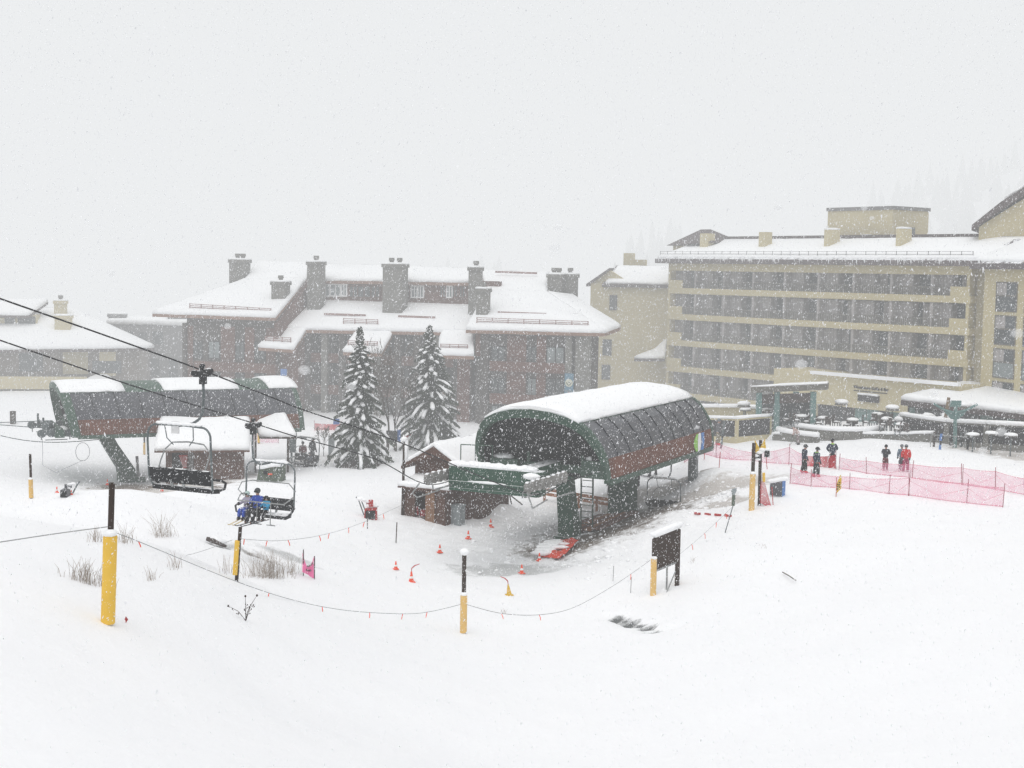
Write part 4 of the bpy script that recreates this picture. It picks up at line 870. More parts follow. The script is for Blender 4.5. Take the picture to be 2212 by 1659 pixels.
# shelter with tilted snow roof behind it
sh = thing('shelter', G(600,985), 'small post shelter with tilted snow covered roof right of the reddish cabin', 'shelter')
q = [W(560,944,117),W(640,944,116.5),W(615,897,119.5),W(548,899,120)]; mb = MB(); mb.prism(q,(0,0,-.15)); mb.build('roof', M['post_wood'], sh); mb = MB(); mb.snow_slab(q,.4,.3,.5,.1); mb.build('roof_snow', M['snow'], sh, smooth=True)
for x, D in ((552,120),(622,119)):
    a = W(x,930,D); mb = MB(); mb.beam(onto(a,-.2), a, .16, .16); mb.build('post', M['post_wood'], sh)
gm_ = G(584,1038); gmx = thing('snow_cat', gm_, 'grey green machine box with snow on top beside the reddish cabin', 'machine'); s = pm(gm_,1)
mb = MB(); mb.hexa([gm_+V(v) for v in ((-29*s,-.5,-.3),(26*s,-.3,-.3),(26*s,1.6,-.3),(-29*s,1.6,-.3),(-22*s,-.4,30*s),(26*s,-.2,34*s),(26*s,1.6,34*s),(-22*s,1.6,30*s))]); mb.build('body', M['machine_green'], gmx)
mb = MB(); mb.snow_slab([gm_+V(v) for v in ((-27*s,-.6,27*s),(27*s,-.4,33*s),(27*s,1.7,33*s),(-27*s,1.7,28*s))],.3,.2,.4,.08); mb.build('snow_cap', M['snow'], gmx, smooth=True)
mb = MB(); mb.box(gm_+V((2*s,-.5,16*s)),(9*s,.1,3*s)); mb.build('reflector', M['cone'], gmx)
mb = MB(); mb.box(gm_+V((-8*s,-.5,19*s)),(8*s,.1,7*s)); mb.build('vent', M['dark'], gmx)
# ---------------------------------------------------------------- padded posts
def padded_post(label, base, pad0, pad1, top, wpad, wpost, lean=0.0, mt='pale_pad', pdx=0.0, cap=True):
    g = G(*base); s = pm(g,1); r = thing('padded_post', g, label, 'padded post', 'yellow padded posts', 0)
    bx, by = base; ht = (by-top)*s
    def pt(y): h = (by-y)*s; return g+V((lean*h+0, 0, h))
    mb = MB(); pts = [pt(by+6), pt((by+top)/2), pt(top)]; w = wpost*s*.5
    mb.tube(pts, [w*1.05,w,w], 9); mb.build('post', M['post_wood'], r)
    mb = MB(); a, b = pt(pad0)+V((pdx*s,-.04,0)), pt(pad1)+V((pdx*s,-.04,0)); w = wpad*s*.5
    d = b-a; mb.tube([a, a+d*.01, a+d*.3, a+d*.62, a+d*.985, b], [w*.93,w,w*1.01,w*.985,w,w*.93], 20); mb.build('pad', M[mt], r, smooth=False)
    if cap:
        mb = MB(); mb.ball(b+V((0,-.02,w*.35)), w*1.08, (1,1,.55), 12, 7, .05); mb.build('snow_cap', M['snow'], r, smooth=True)
    return r, pt
def cap_ball(r, p, rad, sc=(1,1,.8)):
    mb = MB(); mb.ball(p, rad, sc, 12, 8, .04); mb.build('snow_cap', M['snow'], r, smooth=True)
PP1, pt1 = padded_post('tall post in bright yellow padding, nearest and biggest of the padded posts', (234,1345), 1346, 1154, 1040, 30, 13, .033, 'yellow_pad')
PP2, pt2 = padded_post('dark post with yellow pad and round snow cap, centre foreground', (1001,1365), 1366, 1284, 1196, 15, 9.5, 0.0)
s = pm(pt2(1196), 1); cap_ball(PP2, pt2(1190), 10*s)
PP3, pt3 = padded_post('thin leaning post with amber pad, directly below the riders on the chair', (511,1256), 1241, 1166, 1137, 11, 8, .07, 'yellow_pad', -4, False)
PP4, pt4 = padded_post('slim post with pale yellow pad standing alone at far left', (68,1076), 1075, 1035, 980, 9.5, 5.5, -.02)
PP5, pt5 = padded_post('dark post with yellow pad beside the red banner, right of the near terminal', (1623,1103), 1103, 1023, 956, 12.5, 8, .01)
PP6, pt6 = padded_post('small yellow padded post under the far terminal', (312,982), 981, 956, 940, 5, 4, 0, 'pale_pad', 0, False)
PP7, pt7 = padded_post('small amber post in front of the shelter roof edge', (559,957), 956, 931, 925, 5.5, 4, 0, 'yellow_pad', 0, False)
# trail marker: second post with boards, flags and snow
g = G(1640,1092); s = pm(g,1); tm = thing('trail_marker', g, 'dark trail marker post with yellow corner flags, black boards and lumps of snow', 'trail marker')
def tmp(x, y, dy=0): return g+V(((x-1640)*s, dy, (1092-y)*s))
mb = MB(); mb.tube([tmp(1640,1096),tmp(1639,950)], 3.6*s, 9); mb.build('post', M['post_wood'], tm)
for x0,x1,y0,y1 in ((1627,1640,978,990),(1647,1658,972,986)):
    mb = MB(); mb.box(tmp((x0+x1)/2,(y0+y1)/2,-.15),((x1-x0)*s,.08,(y1-y0)*s)); mb.build('board', M['black'], tm)
mb = MB(); mb.poly([tmp(1625,948,-.2),tmp(1637,968,-.2),tmp(1629,978,-.2),tmp(1625,970,-.2)]); mb.build('corner_flag', M['flag_yellow'], tm); mb = MB(); mb.poly([tmp(1647,945,-.2),tmp(1650,968,-.2),tmp(1640,972,-.2),tmp(1637,966,-.2)]); mb.build('corner_flag', M['flag_yellow'], tm)
for x,y,r_,sc in ((1642,970,6,(1.3,.8,.8)),(1637,976,6,(1.5,.8,.6)),(1628,983,5,(1.6,.8,.7)),(1652,969,5,(1.3,.8,.6)),(1633,991,4,(1.6,.8,.7))): cap_ball(tm, tmp(x,y,-.15), r_*s, sc)
rb = thing('red_banner', tmp(1650,1092), 'red banner cloth sagging between the trail marker and a short pole', 'banner')
mb = MB(); P=[]; 
for i in range(7):
    t = i/6
    for j in range(6):
        k = j/5; xa, xb = 1640, 1650+16*k; y = 1037+4*t+(48+8*t)*k; P.append(tmp(1640+(xb-xa)*t, y, -.25+.12*math.sin(t*7+k*3)))
mb.add(P,[(i*6+j,i*6+j+1,i*6+7+j,i*6+6+j) for i in range(6) for j in range(5)]); mb.build('cloth', M['net_red'], rb, smooth=True)
mb = MB(); mb.tube([tmp(1648,1040,-.1),tmp(1647,1020,-.1)], 3*s, 8); mb.build('pad', M['yellow_pad'], rb); mb = MB(); mb.tube([tmp(1669,1092,-.2),tmp(1665,1050,-.2)], .03, 5); mb.build('pole', M['red'], rb)
# ---------------------------------------------------------------- boards and signs
ga, gb_ = G(1410,1286), G(1464,1263); s = pm(ga,1); ux = (gb_-ga); ux.z = 0; ux.normalize()
sb = thing('notice_board', ga, 'dark trail board on two posts with snow along its top and yellow padded leg', 'sign board')
h0, h1 = (1286-1232)*s, (1286-1160)*s; L_ = (gb_-ga).length
def bp2(t, h, d=0): return ga.lerp(gb_, t)+V((0,0,h-(gb_.z-ga.z)*0))+V((-ux.y,ux.x,0))*d
mb = MB(); mb.hexa([bp2(.0,h0,-.05),bp2(.98,h0,-.05),bp2(.98,h0,.05),bp2(.0,h0,.05),bp2(0,h1,-.05),bp2(.98,h1,-.05),bp2(.98,h1,.05),bp2(0,h1,.05)]); mb.build('board', M['post_wood'], sb)
mb = MB(); mb.beam(bp2(-.03,h1+.12),bp2(1.02,h1+.12),.36,.16)
for i in range(16): mb.ball(bp2(-.03+i*.07,h1+.2), .17, (1.3,1,.75), 8, 6, .08)
mb.build('snow_cap', M['snow'], sb, smooth=True)
for t in (0.02, .97):
    mb = MB(); mb.tube([bp2(t,-.4), bp2(t,h1*.98)], .13, 8); mb.build('post', M['post_wood'], sb)
mb = MB(); mb.tube([bp2(-.01,-.05,-.05), bp2(-.01,80*s,-.05)], 6.6*s, 12); mb.build('pad', M['pale_pad'], sb)
mb = MB(); mb.tube([bp2(1.02,0,.12), bp2(1.02,66*s,.12)], 5*s, 10); mb.build('pad', M['pale_pad'], sb)
mb = MB(); mb.tube([bp2(.55,-.2),bp2(.55,h0)],.05,6); mb.tube([bp2(.25,-.1,-.5),bp2(.9,h0*.6)],.04,6); mb.beam(bp2(0,h0-.06),bp2(1,h0-.06),.09,.1); mb.build('brace', M['steel'], sb)
mb = MB(); mb.ball(bp2(0,80*s+.06,-.05), 7*s, (1,1,.6), 10, 6, .05); mb.build('snow_cap', M['snow'], sb, smooth=True)
g = G(1567,1150); s = pm(g,1); ps = thing('paddle_sign', g, 'small grey paddle sign on a leaning pole by the boarding lane', 'sign')
def q_(x,y,d=0): return g+V(((x-1567)*s,d,(1150-y)*s))
mb = MB(); mb.prism([q_(1579,1068),q_(1585,1068),q_(1589,1058),q_(1588,1053),q_(1580,1055),q_(1577,1060)],(0,.06,0)); mb.build('paddle', M['bin'], ps)
mb = MB(); mb.tube([q_(1583,1068,.05),q_(1582,1092,.05)],.10,7); mb.build('handle', M['machine_green'], ps); mb = MB(); mb.tube([q_(1566,1152),q_(1586,1075)],.03,5); mb.build('pole', M['dark_steel'], ps)
g = G(1680,1073); s = pm(g,1); db = thing('map_board', g, 'tilted black board with blue edge and snow on top near the red banner', 'sign board')
def q_(x,y,d=0): return g+V(((x-1680)*s,d,(1073-y)*s))
mb = MB(); mb.prism([q_(1663,1070),q_(1689,1073),q_(1689,1036),q_(1663,1042)],(0,.12,0)); mb.build('board', M['panel_grey'], db); mb = MB(); mb.prism([q_(1689.2,1073),q_(1698,1070,.3),q_(1698,1033,.3),q_(1689.2,1036)],(0,.12,0)); mb.build('blue_edge', M['sky_blue'], db)
mb = MB(); 
for i in range(9): mb.ball(q_(1664+i*4,1040-i*.8,.1), .2, (1.2,1,.7), 8,6,.1)
mb.build('snow_cap', M['snow'], db, smooth=True)
g = G(1813,1072); s = pm(g,1); yb = thing('caution_banner', g, 'yellow diamond shaped caution banner in front of the pink net', 'banner')
def q_(x,y,d=0): return g+V(((x-1813)*s,d,(1072-y)*s))
mb = MB(); mb.poly([q_(1805,1068),q_(1818,1056,.2),q_(1819,1030,.3),q_(1815,1026,.2),q_(1806,1046)]); mb.build('cloth', M['flag_yellow'], yb)
mb = MB()
for i in range(3):
    for j in range(2): mb.box(q_(1808.5+j*4.5,1046+i*5-j*4,-.06+.08*j),(2.6*s,.02,2.6*s))
mb.build('marking', M['post_wood'], yb); mb = MB(); mb.tube([q_(1806,1074),q_(1806,1030)],.025,5); mb.build('pole', M['red'], yb)
# pink flag in the foreground
g = G(678,1251); s = pm(g,1); pf = thing('pink_flag', g, 'bright pink warning cloth between two stakes in the snow', 'flag')
def q_(x,y,d=0): return g+V(((x-678)*s,d,(1251-y)*s))
P=[]
for i in range(9):
    t = i/8; top = 1192+8*t+30*math.sin(math.pi*t)**.8*(1-.15*t); bot = 1235+15*t
    for j in range(5): P.append(q_(653+25*t, top+(bot-top)*j/4, .06*math.sin(t*9+j)))
mb = MB(); mb.add(P,[(i*5+j,i*5+j+1,i*5+6+j,i*5+5+j) for i in range(8) for j in range(4)]); mb.build('cloth', M['pink_bright'], pf, smooth=True)
mb = MB()
for k,(x,y) in enumerate(((665,1222),(668.5,1221),(672,1219),(675,1216),(663,1230),(666,1231),(669,1231.5),(671.5,1231))): mb.tube([q_(x-1.2,y+2,-.1),q_(x,y-2.2,-.1),q_(x+1.1,y+1.8,-.1)],.018,4)
mb.build('lettering', M['post_wood'], pf)
for x, y0, y1 in ((655,1187,1240),(679,1201,1252)): mb = MB(); mb.tube([q_(x,y1+4,.04),q_(x,y0,.04)],.028,5); mb.build('stake', M['post_wood'], pf)
g = G(272,1344); s = pm(g,1); mb = MB(); mb.poly([g+V(v) for v in ((-3*s,0,6*s),(0,0,13*s),(4*s,.05,5*s),(1*s,0,0))]); mb.tube([g-V((0,0,.1)),g+V((0,0,12*s))],.012,4); tag(mb.build('red_flag', M['red']), 'tiny red flag beside the tall yellow padded post', 'flag')
# ---------------------------------------------------------------- cones
def cone(x, y, h, label, kind='cone', tail=False, tilt=0.0):
    g = G(x, y); s = pm(g, 1); r = thing('traffic_cone', g, label, 'traffic cone', 'traffic cones on the snow'); H = h*s
    mb = MB(); mb.tube([g+V((0,0,.02)),g+V((tilt*.5*H,0,H*.5)),g+V((tilt*H,0,H))],[H*.25,H*.15,H*.06],12); mb.build('cone', M[kind], r)
    mb = MB(); mb.box(g+V((0,0,.03)),(H*.62,H*.62,.05),.4); mb.build('base', M[kind], r)
    mb = MB(); mb.tube([g+V((tilt*.38*H,0,H*.38)),g+V((tilt*.58*H,0,H*.58))],[H*.182,H*.142],12,cap=False); mb.build('band', M['white_band'] if kind != 'flag_yellow' else M['pale_pad'], r)
    if tail:
        mb = MB(); t = g+V((tilt*H,0,H)); d = 1 if tail > 0 else -1; mb.tube([t,t+V((.02*d,0,.18)),t+V((.18*d,.05,.32)),t+V((.45*d,.05,.42))],[.02,.03,.035,.015],5); mb.build('ribbon', M['red'], r)
    return r
cone(855,1230,18,'orange cone left of the grey slush, farthest left of the foreground cones')
cone(888.5,1258,24,'banded orange cone with a ribbon tail curling to the right','cone',1)
cone(950,1194,18,'orange cone between the slush and the cabin, second of the diagonal line from the left')
cone(1011.5,1164,18,'orange cone third along the diagonal line towards the terminal')
cone(1060,1139,18,'orange cone nearest the operator cabin corner')
cone(1127,1239,20,'orange cone standing in the grey slush before the red tarp')
cone(1100,1286,24,'yellow and white cone with a ribbon tail curling to the left','flag_yellow',-1,-.12)
cone(1165,1212,18,'orange cone at the left tip of the red tarp')
cone(123,1065,14,'orange cone left of the snowy machine under the far terminal')
cone(154,1069,11,'orange cone right of the snowy machine under the far terminal')
cone(232,1048,13,'orange cone at the foot of the far terminal column')
cone(350,1061,10,'orange cone below the nearest empty chair')
# red tarp on the ground
P=[]; c = [G(1163,1206), G(1212,1210), G(1252,1178), G(1205,1176)]; NT=16
for i in range(NT+1):
    for j in range(NT+1):
        a, b = i/NT, j/NT; p = c[0].lerp(c[1],a).lerp(c[3].lerp(c[2],a),b); h = .10+.42*max(0,noise.noise(V((a*3.2,b*3.2,2))))+.35*b*(1-abs(a-.5))+.08*noise.noise(V((a*9,b*9,2))); P.append(onto(p,h))
mb = MB(); mb.add(P,[(i*(NT+1)+j,i*(NT+1)+j+1,(i+1)*(NT+1)+j+1,(i+1)*(NT+1)+j) for i in range(NT) for j in range(NT)]); tag(mb.build('tarp', M['red_tarp'], smooth=True), 'crumpled red orange tarp partly under snow at the terminal column foot', 'tarp')
mb = MB()
for i in range(9):
    t = i/8; p = c[0].lerp(c[3],t*.8)+V((.3,0,0)); mb.ball(onto(p,.32+.25*math.sin(t*3)), .38*(1-.5*t)+.1, (1.6,1,.35), 8,6,.15)
for q in ((.35,.3),(.6,.35),(.5,.6)):
    p = c[0].lerp(c[1],q[0]).lerp(c[3].lerp(c[2],q[0]),q[1]); mb.ball(onto(p,.42), .4, (1.5,.5,.3), 8,6,.2)
tag(mb.build('snow_patch', M['snow'], smooth=True), 'snow lying on the left half of the red tarp', 'snow')
# snow blower
def blower(px, py, sc, label, body='red', flip=1):
    g = G(px, py); k = pm(g,1)*sc; r = thing('snow_blower', g, label, 'snow blower')
    def q(x,y,d=0): return g+V((x*k*flip,d,y*k))
    mb = MB(); mb.hexa([q(-9,-1,-.5),q(18,-1,-.4),q(18,-1,.2),q(-9,-1,.1),q(-8,22,-.5),q(17,24,-.4),q(17,24,.2),q(-8,22,.1)]); mb.build('auger_housing', M[body], r)
    mb = MB(); mb.hexa([q(-6,2,-.56),q(15,1,-.46),q(15,1,-.4),q(-6,2,-.4),q(-6,19,-.56),q(15,20,-.46),q(15,20,-.4),q(-6,19,-.4)]); mb.build('auger', M['dark'], r)
    mb = MB(); mb.box(q(-2,30,.3),(9*k,.3,12*k)); mb.build('engine', M[body], r)
    mb = MB(); mb.tube([q(-12,6,.3),q(-24,36,.5),q(-30,44,.5)],.04,5); mb.tube([q(-8,8,.6),q(-20,36,.8),q(-27,42,.8)],.04,5); mb.build('handlebar', M['dark_steel'], r)
    mb = MB(); mb.box(q(4,34,-.1),(9*k,.25,14*k),.3); mb.build('chute', M[body], r)
    mb = MB()
    for x,y,rr_ in ((-18,42,9),(-10,40,9),(-3,38,9),(3,27,10),(11,27,8)): mb.ball(q(x,y,.1), rr_*k, (1.2,.9,.5), 9,6,.1)
    mb.build('snow_cap', M['snow'], r, smooth=True)
    return r
blower(797,1120,1.0,'red snow blower topped with snow left of the operator cabin')
blower(146,1071,.62,'dark machine half buried in snow under the far terminal','panel_grey',-1)
# ---------------------------------------------------------------- rope lines with ribbons
def ropeline(label, pts, ribs, r=.010, mt='dark_steel', rl=12):
    P = [W(x,y,D) for x,y,D in pts]; sp = smooth_path(P, 8); root = thing('rope_fence', P[0], label, 'rope fence')
    mb = MB(); mb.tube(sp, r, 4); mb.build('rope', M[mt], root)
    for x in ribs:
        p = min(sp, key=lambda q: abs(pxof(q)[0]-x)); k = pm(p,1); mb = MB(); l = rl*k; w_ = .035; j = random.uniform(-.06,.06)
        mb.add([p+V((-w_/2,-.03,0)),p+V((w_/2,-.03,0)),p+V((w_*.8+j,-.05,-l*.5)),p+V((-w_*.3+j,-.05,-l*.5)),p+V((w_*.5+j*1.6,-.03,-l)),p+V((-w_*.4+j*1.6,-.03,-l))],[(0,1,2,3),(3,2,4,5)]); mb.build('ribbon', M['cone'], root)
D1, D2_, D3 = dep(pt1(1150)), dep(pt2(1305)), dep(pt3(1163)); DSg = dep(ga)
ropeline('thin rope with orange ribbons sagging from the tallest to the centre padded post', [(246,1150,D1),(300,1170,D1+3),(513,1257,D1+12),(640,1298,D1+18),(752,1319,D1+22),(870,1326,D2_-4),(930,1321,D2_-2),(994,1306,D2_)], [308,580,697,792,866,925], .010)
ropeline('rope sagging from the centre padded post to the dark trail board', [(1008,1306,D2_),(1083,1325,D2_),(1165,1328,D2_+1),(1240,1312,D2_+3),(1330,1262,D2_+5),(1405,1210,DSg)], [1085,1166,1363], .010, 'rope', 12)
ropeline('rope with ribbons from the dark trail board up to the boarding lane', [(1470,1196,DSg),(1522,1152,DSg+6),(1560,1116,DSg+11),(1585,1092,DSg+14)], [1491,1521,1548,1566], .009)
ropeline('double rope running left out of view from the tallest yellow post', [(232,1138,D1),(120,1153,D1-3),(0,1171,D1-6),(-120,1188,D1-8)], [], .013, 'steel')
ropeline('faint low rope at left behind the tallest yellow post', [(-60,1203,50),(60,1212,51),(240,1216,53),(400,1200,57),(503,1166,D3)], [85,395,402], .009, 'steel')
ropeline('rope with red ribbons from the amber padded post to the operator cabin', [(522,1164,D3),(600,1168,D3+2),(690,1157,D3+8),(775,1132,D3+15),(866,1092,D3+24)], [530,575,628,694,713,750,790,830], .009, 'steel', 12)
def stick(x0,y0,x1,y1,label,mt='wood_pole',r=.03,cap=False,cat='pole',name='marker_pole'):
    g = G(x0,y0); s = pm(g,1); t = g+V(((x1-x0)*s,0,(y0-y1)*s)); o_ = thing(name, g, label, cat); mb = MB(); mb.tube([g-V((0,0,.3)),t],r,6); mb.build('pole', M[mt], o_)
    if cap: mb = MB(); mb.ball(t+V((0,0,.05)), .22, (1,1,.8), 10,7,.05); mb.tube([t+V((.13,0,0)),t+V((.13,0,-44*s))],.14,7); mb.build('snow_cap', M['snow'], o_, smooth=True)
    return o_
stick(869,1113,872,949,'tall brown pole with round snow cap at the left of the operator cabin','post_wood',.1,True)
stick(855,1173,857,1128,'thin dark stake in the snow below the operator cabin','post_wood',.035)
stick(794,1142,793,1100,'thin stake just below the red snow blower','post_wood',.03)
stick(1553,1010,1555,976,'single red pole behind the far end of the near terminal','red',.03)
stick(1521,996,1522,966,'single red pole under the far corner of the near terminal','red',.03)
stick(1658,1012,1653,978,'leaning red pole right of the trail marker','red',.03)
stick(1362,1283,1363,1246,'thin pale stake left of the dark trail board','steel',.02); stick(1324,1255,1325,1222,'faint pale stake farther left of the dark trail board','steel',.02)
g = G(1705,1262); p0, p1, p2 = G(1690,1242), G(1704,1252), G(1719,1258); mb = MB(); mb.tube([p0+V((0,0,.15)),p1+V((0,0,.2)),p2+V((0,0,.1))],.03,5); tag(mb.build('branch', M['twig']), 'bare stick poking out of the open snow at right', 'branch')
# ---------------------------------------------------------------- pink nets
def net(label, pts, mt='net', dens=1.0, edge=True, group='pink net fences on the plaza'):
    G_ = [G(x,yb) for x,yt,yb in pts]; root = thing('net_fence', G_[0], label, 'net fence', group)
    tops = []; 
    for (x,yt,yb),g in zip(pts,G_): tops.append(g+V((0,0,(yb-yt)*pm(g,1))))
    for g, t in zip(G_, tops): mb = MB(); mb.tube([g-V((0,0,.2)), t+V((random.uniform(-.08,.08),0,.28))], .024, 6); mb.build('pole', M['net_pole'], root)
    for i in range(len(pts)-1):
        K = 12; A_ = []; B_ = []
        for k in range(K+1):
            t = k/K; sag = .22*math.sin(math.pi*t)*(tops[i+1]-tops[i]).length/9
            a = tops[i].lerp(tops[i+1],t)-V((0,0,min(.45,sag))); b = onto(G_[i].lerp(G_[i+1],t), .03); w_ = .08*math.sin(t*9+i); A_.append(a); B_.append((a,b,w_))
        mb = MB(); P=[]
        for a,b,w_ in B_:
            for j in range(6): q = a.lerp(b,j/5); P.append(q+V((0,w_*math.sin(math.pi*j/5),0)))
        mb.add(P,[(k*6+j,k*6+j+1,k*6+7+j,k*6+6+j) for k in range(K) for j in range(5)]); mb.build('net', M[mt], root, smooth=True)
        if edge: mb = MB(); mb.tube(A_, .018, 4); mb.tube([b+V((0,0,.03)) for a,b,w_ in B_], .02, 4); mb.tube([B_[0][0].lerp(B_[0][1],.2),B_[K//2][0].lerp(B_[K//2][1],.75),B_[K][0].lerp(B_[K][1],.3)],.012,4); mb.build('edge_rope', M['net_edge'], root)
net('front pink net fence running across the plaza before the skiers', [(1706,1009,1045),(1752,1022,1052),(1835,1030,1058),(1920,1034,1068),(1962,1032,1071)])
net('front right pink net fence, its top drooping low', [(1964,1031,1071),(2088,1044,1088),(2166,1053,1096)], dens=1.2)
net('rear pink net fence between the near terminal and the bending person', [(1478,972,1000),(1547,958,990),(1625,978,995),(1704,966,1003),(1741,984,1007)])
net('solid red net banner behind the waiting children', [(1743,984,1008),(1806,982,1013)], 'net_red', 1, False)
net('rear pink net fence behind the two standing skiers', [(1812,988,1014),(1872,996,1024),(1970,1003,1034),(2077,1010,1047)])
net('pink net fence at the right edge of the view', [(2079,1011,1048),(2150,1018,1058),(2213,1034,1070),(2260,1040,1078)])
net('faint pink net behind the small shelter', [(548,935,954),(602,938,957)], 'net', 1, False, 'pink nets by the far terminal')
net('red banner fence left of the big snowy spruce', [(680,914,930),(738,915,931)], 'net_red', 1, False, 'pink nets by the far terminal')
net('pink red banner behind the operator cabin roof', [(874,942,966),(889,938,966)], 'net_red', 1, False, 'pink nets by the far terminal')
mb = MB(); g = G(727,930); mb.box(g+V((0,-.2,.9)),(.6,.1,.55)); tag(mb.build('blue_sign', M['blue_box']), 'small blue square on the red banner fence left of the spruce', 'sign')
kb = thing('kiosk', G(846,975), 'dark wooden notice kiosk on posts between the two spruces', 'kiosk'); g = G(846,975); s = pm(g,1)
mb = MB(); mb.box(g+V((0,0,32*s)),(24*s,.2,26*s)); mb.build('board', M['dark'], kb)
for x in (-9,9): mb = MB(); mb.beam(g+V((x*s,0,-.3)),g+V((x*s,0,44*s)),.2,.2); mb.build('post', M['trunk'], kb)
mb = MB(); mb.box(g+V((15*s,.1,34*s)),(8*s,.15,26*s)); mb.build('blue_panel', M['blue_box'], kb)
g = G(716,985); s = pm(g,1); mb = MB(); mb.box(g+V((0,0,22*s)),(12*s,.5,46*s)); tag(mb.build('utility_box', M['bin']), 'grey upright utility cabinet behind the left spruce branches', 'cabinet')
# ---------------------------------------------------------------- under the near terminal
def rail_fence(label, a, b, n, name='wood_rail'):
    r = thing(name, a, label, 'wooden rail')
    for k in range(n+1): p = a.lerp(b,k/n); mb = MB(); mb.beam(onto(p,-.3),onto(p,1.0),.18,.18); mb.build('post', M['orange_wood'], r)
    for h in (.55,.9): mb = MB(); mb.beam(onto(a,h),onto(b,h),.08,.22); mb.build('rail', M['orange_wood'], r)
rail_fence('orange brown wooden rail under the near terminal', G(1176,1082), G(1328,1108), 4)
dk = thing('wood_deck', S1(.2,7,0), 'brown plank ramp under the near terminal between its columns', 'deck'); 
for k in range(5):
    p, q = S1(-.9+k*.62,4.8,0), S1(-.9+k*.62,12.0,0); mb = MB(); mb.beam(onto(p,.22),onto(q,.22),.52,.12); mb.build('plank', M['orange_wood'] if k in (1,3) else M['siding'], dk)
for k in range(4):
    a, b = G(1500+k*22,1111+k*1.5), G(1513+k*22,1112.5+k*1.5); mb = MB(); mb.beam(a+V((0,0,.08)),b+V((0,0,.08)),.14,.12); tag(mb.build('edging_board', M['red']), ['longest red board','second red board','third red board','rightmost red board'][k]+' edging the boarding lane in the snow', 'board', 'red boards along the boarding lane')
# ---------------------------------------------------------------- hotel terrace
pod = thing('restaurant', HF.p(15,-4,0), 'cream restaurant front at the foot of the hotel with teal doors and lettering', 'building'); pn = -4.5
(ua,zt),(ub,_) = HF.pix(1672,798,pn), HF.pix(2075,826,pn); zb = HF.pix(1672,862,pn)[1]
mb = MB(); mb.prism([HF.p(ua,pn,zb),HF.p(ub,pn,zb),HF.p(ub,pn,zt-.1),HF.p(ua+6,pn,zt-.2),HF.p(ua,pn,zt+.1)], HF.n*6.4); mb.build('upper_wall', M['cream'], pod)
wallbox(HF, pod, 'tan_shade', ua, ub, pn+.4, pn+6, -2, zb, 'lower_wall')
mb = MB(); mb.beam(HF.p(ua+5,pn-.15,zt+.06),HF.p(ub,pn-.15,zt+.1),.5,.3); mb.build('snow_ledge', M['snow'], pod)
for x0,x1,y0,y1,c,nm in ((1768,1800,858,905,'dark','doorway'),(1800,1846,862,908,'lodge_dark','window'),(1848,1872,862,905,'teal','door'),(1874,1898,864,906,'teal','door'),(1900,1922,868,908,'lodge_dark','window'),(1924,1944,870,908,'teal','door'),(1946,1975,872,912,'lodge_dark','window')):
    (a,_),(b,_) = HF.pix(x0,880,pn+.35), HF.pix(x1,880,pn+.35); wallbox(HF, pod, c, a, b, pn+.3, pn+.45, .5, HF.pix(x0,y0,pn+.3)[1], nm)
(a,za),(b,zc) = HF.pix(1856,866,pn), HF.pix(1900,856,pn); wallbox(HF, pod, 'lodge_dark', a, b, pn-.25, pn+.05, za, zc, 'sign_box')
mb = MB(); mb.snow_slab([HF.p(a,pn-.3,zc),HF.p(b,pn-.3,zc),HF.p(b,pn,zc),HF.p(a,pn,zc)],.18,.1,.5,.03); mb.build('snow_ledge', M['snow'], pod)
fc = bpy.data.curves.new('lettering','FONT'); fc.body = 'Woodstone Grille & Bar'; fc.extrude = .04; fc.align_x = 'LEFT'; fo = bpy.data.objects.new('lettering', fc)
pa, pb = HF.pix(1845,836,pn), HF.pix(1917,844,pn); fc.size = (pb[0]-pa[0])/9.6
dg = bpy.context.evaluated_depsgraph_get(); COL.objects.link(fo); dg.update(); me_ = bpy.data.meshes.new_from_object(fo.evaluated_get(dg)); bpy.data.objects.remove(fo)
lo = bpy.data.objects.new('lettering', me_); me_.materials.clear(); me_.materials.append(M['lodge_dark']); COL.objects.link(lo); lo.parent = pod; lo.location = HF.p(pa[0],pn-.06,pa[1]-.1)-wloc(pod); lo.rotation_euler = (math.pi/2,0,HF.ang)
mb = MB(); HF.box(mb, pa[0], pb[0], pn-.06, pn, pa[1]-.35, pa[1]-.28); mb.build('underline', M['lodge_dark'], pod)
# low restaurant roof at the right
rf = thing('cafe', HF.p(34,-10,0), 'low teal and brown cafe under a broad snowy roof at right', 'building')
q = [W(1946,864,125),W(2212,896,117),W(2290,880,118),W(2212,858,127),W(2120,838,130),W(2080,832,131)]
mb = MB(); mb.prism(q,(0,0,-.45)); mb.build('roof', M['roof_brown'], rf); mb = MB(); mb.snow_slab([p+V((0,0,.02)) for p in q],.5,.4,.8,.1); mb.build('roof_snow', M['snow'], rf, smooth=True)
o = W(1950,920,125.6); e = W(2260,920,117); CF = Fr(o.x,o.y,e.x-o.x,e.y-o.y); Lc = (V((e.x,e.y,0))-V((o.x,o.y,0))).length
mb = MB(); mb.prism([CF.p(0,.8,0),CF.p(Lc,.8,0),CF.p(Lc,.8,W(2212,896,117).z-.4),CF.p(0,.8,W(1946,864,125).z-.4)],CF.n*4); mb.build('wall', M['lodge_dark'], rf)
for x0,x1 in ((1964,1976),(2040,2066),(2118,2144),(2176,2190)): (a,_),(b,_) = CF.pix(x0,900,.7), CF.pix(x1,900,.7); wallbox(CF, rf, 'teal', a, b, .7, .85, .5, CF.pix(x0,880,.7)[1], 'teal_panel')
for x0,x1 in ((1980,2036),(2070,2114),(2148,2172)): (a,_),(b,_) = CF.pix(x0,900,.72), CF.pix(x1,900,.72); wallbox(CF, rf, 'glass', a, b, .72, .82, 3.4, CF.pix(x0,886,.7)[1], 'window')
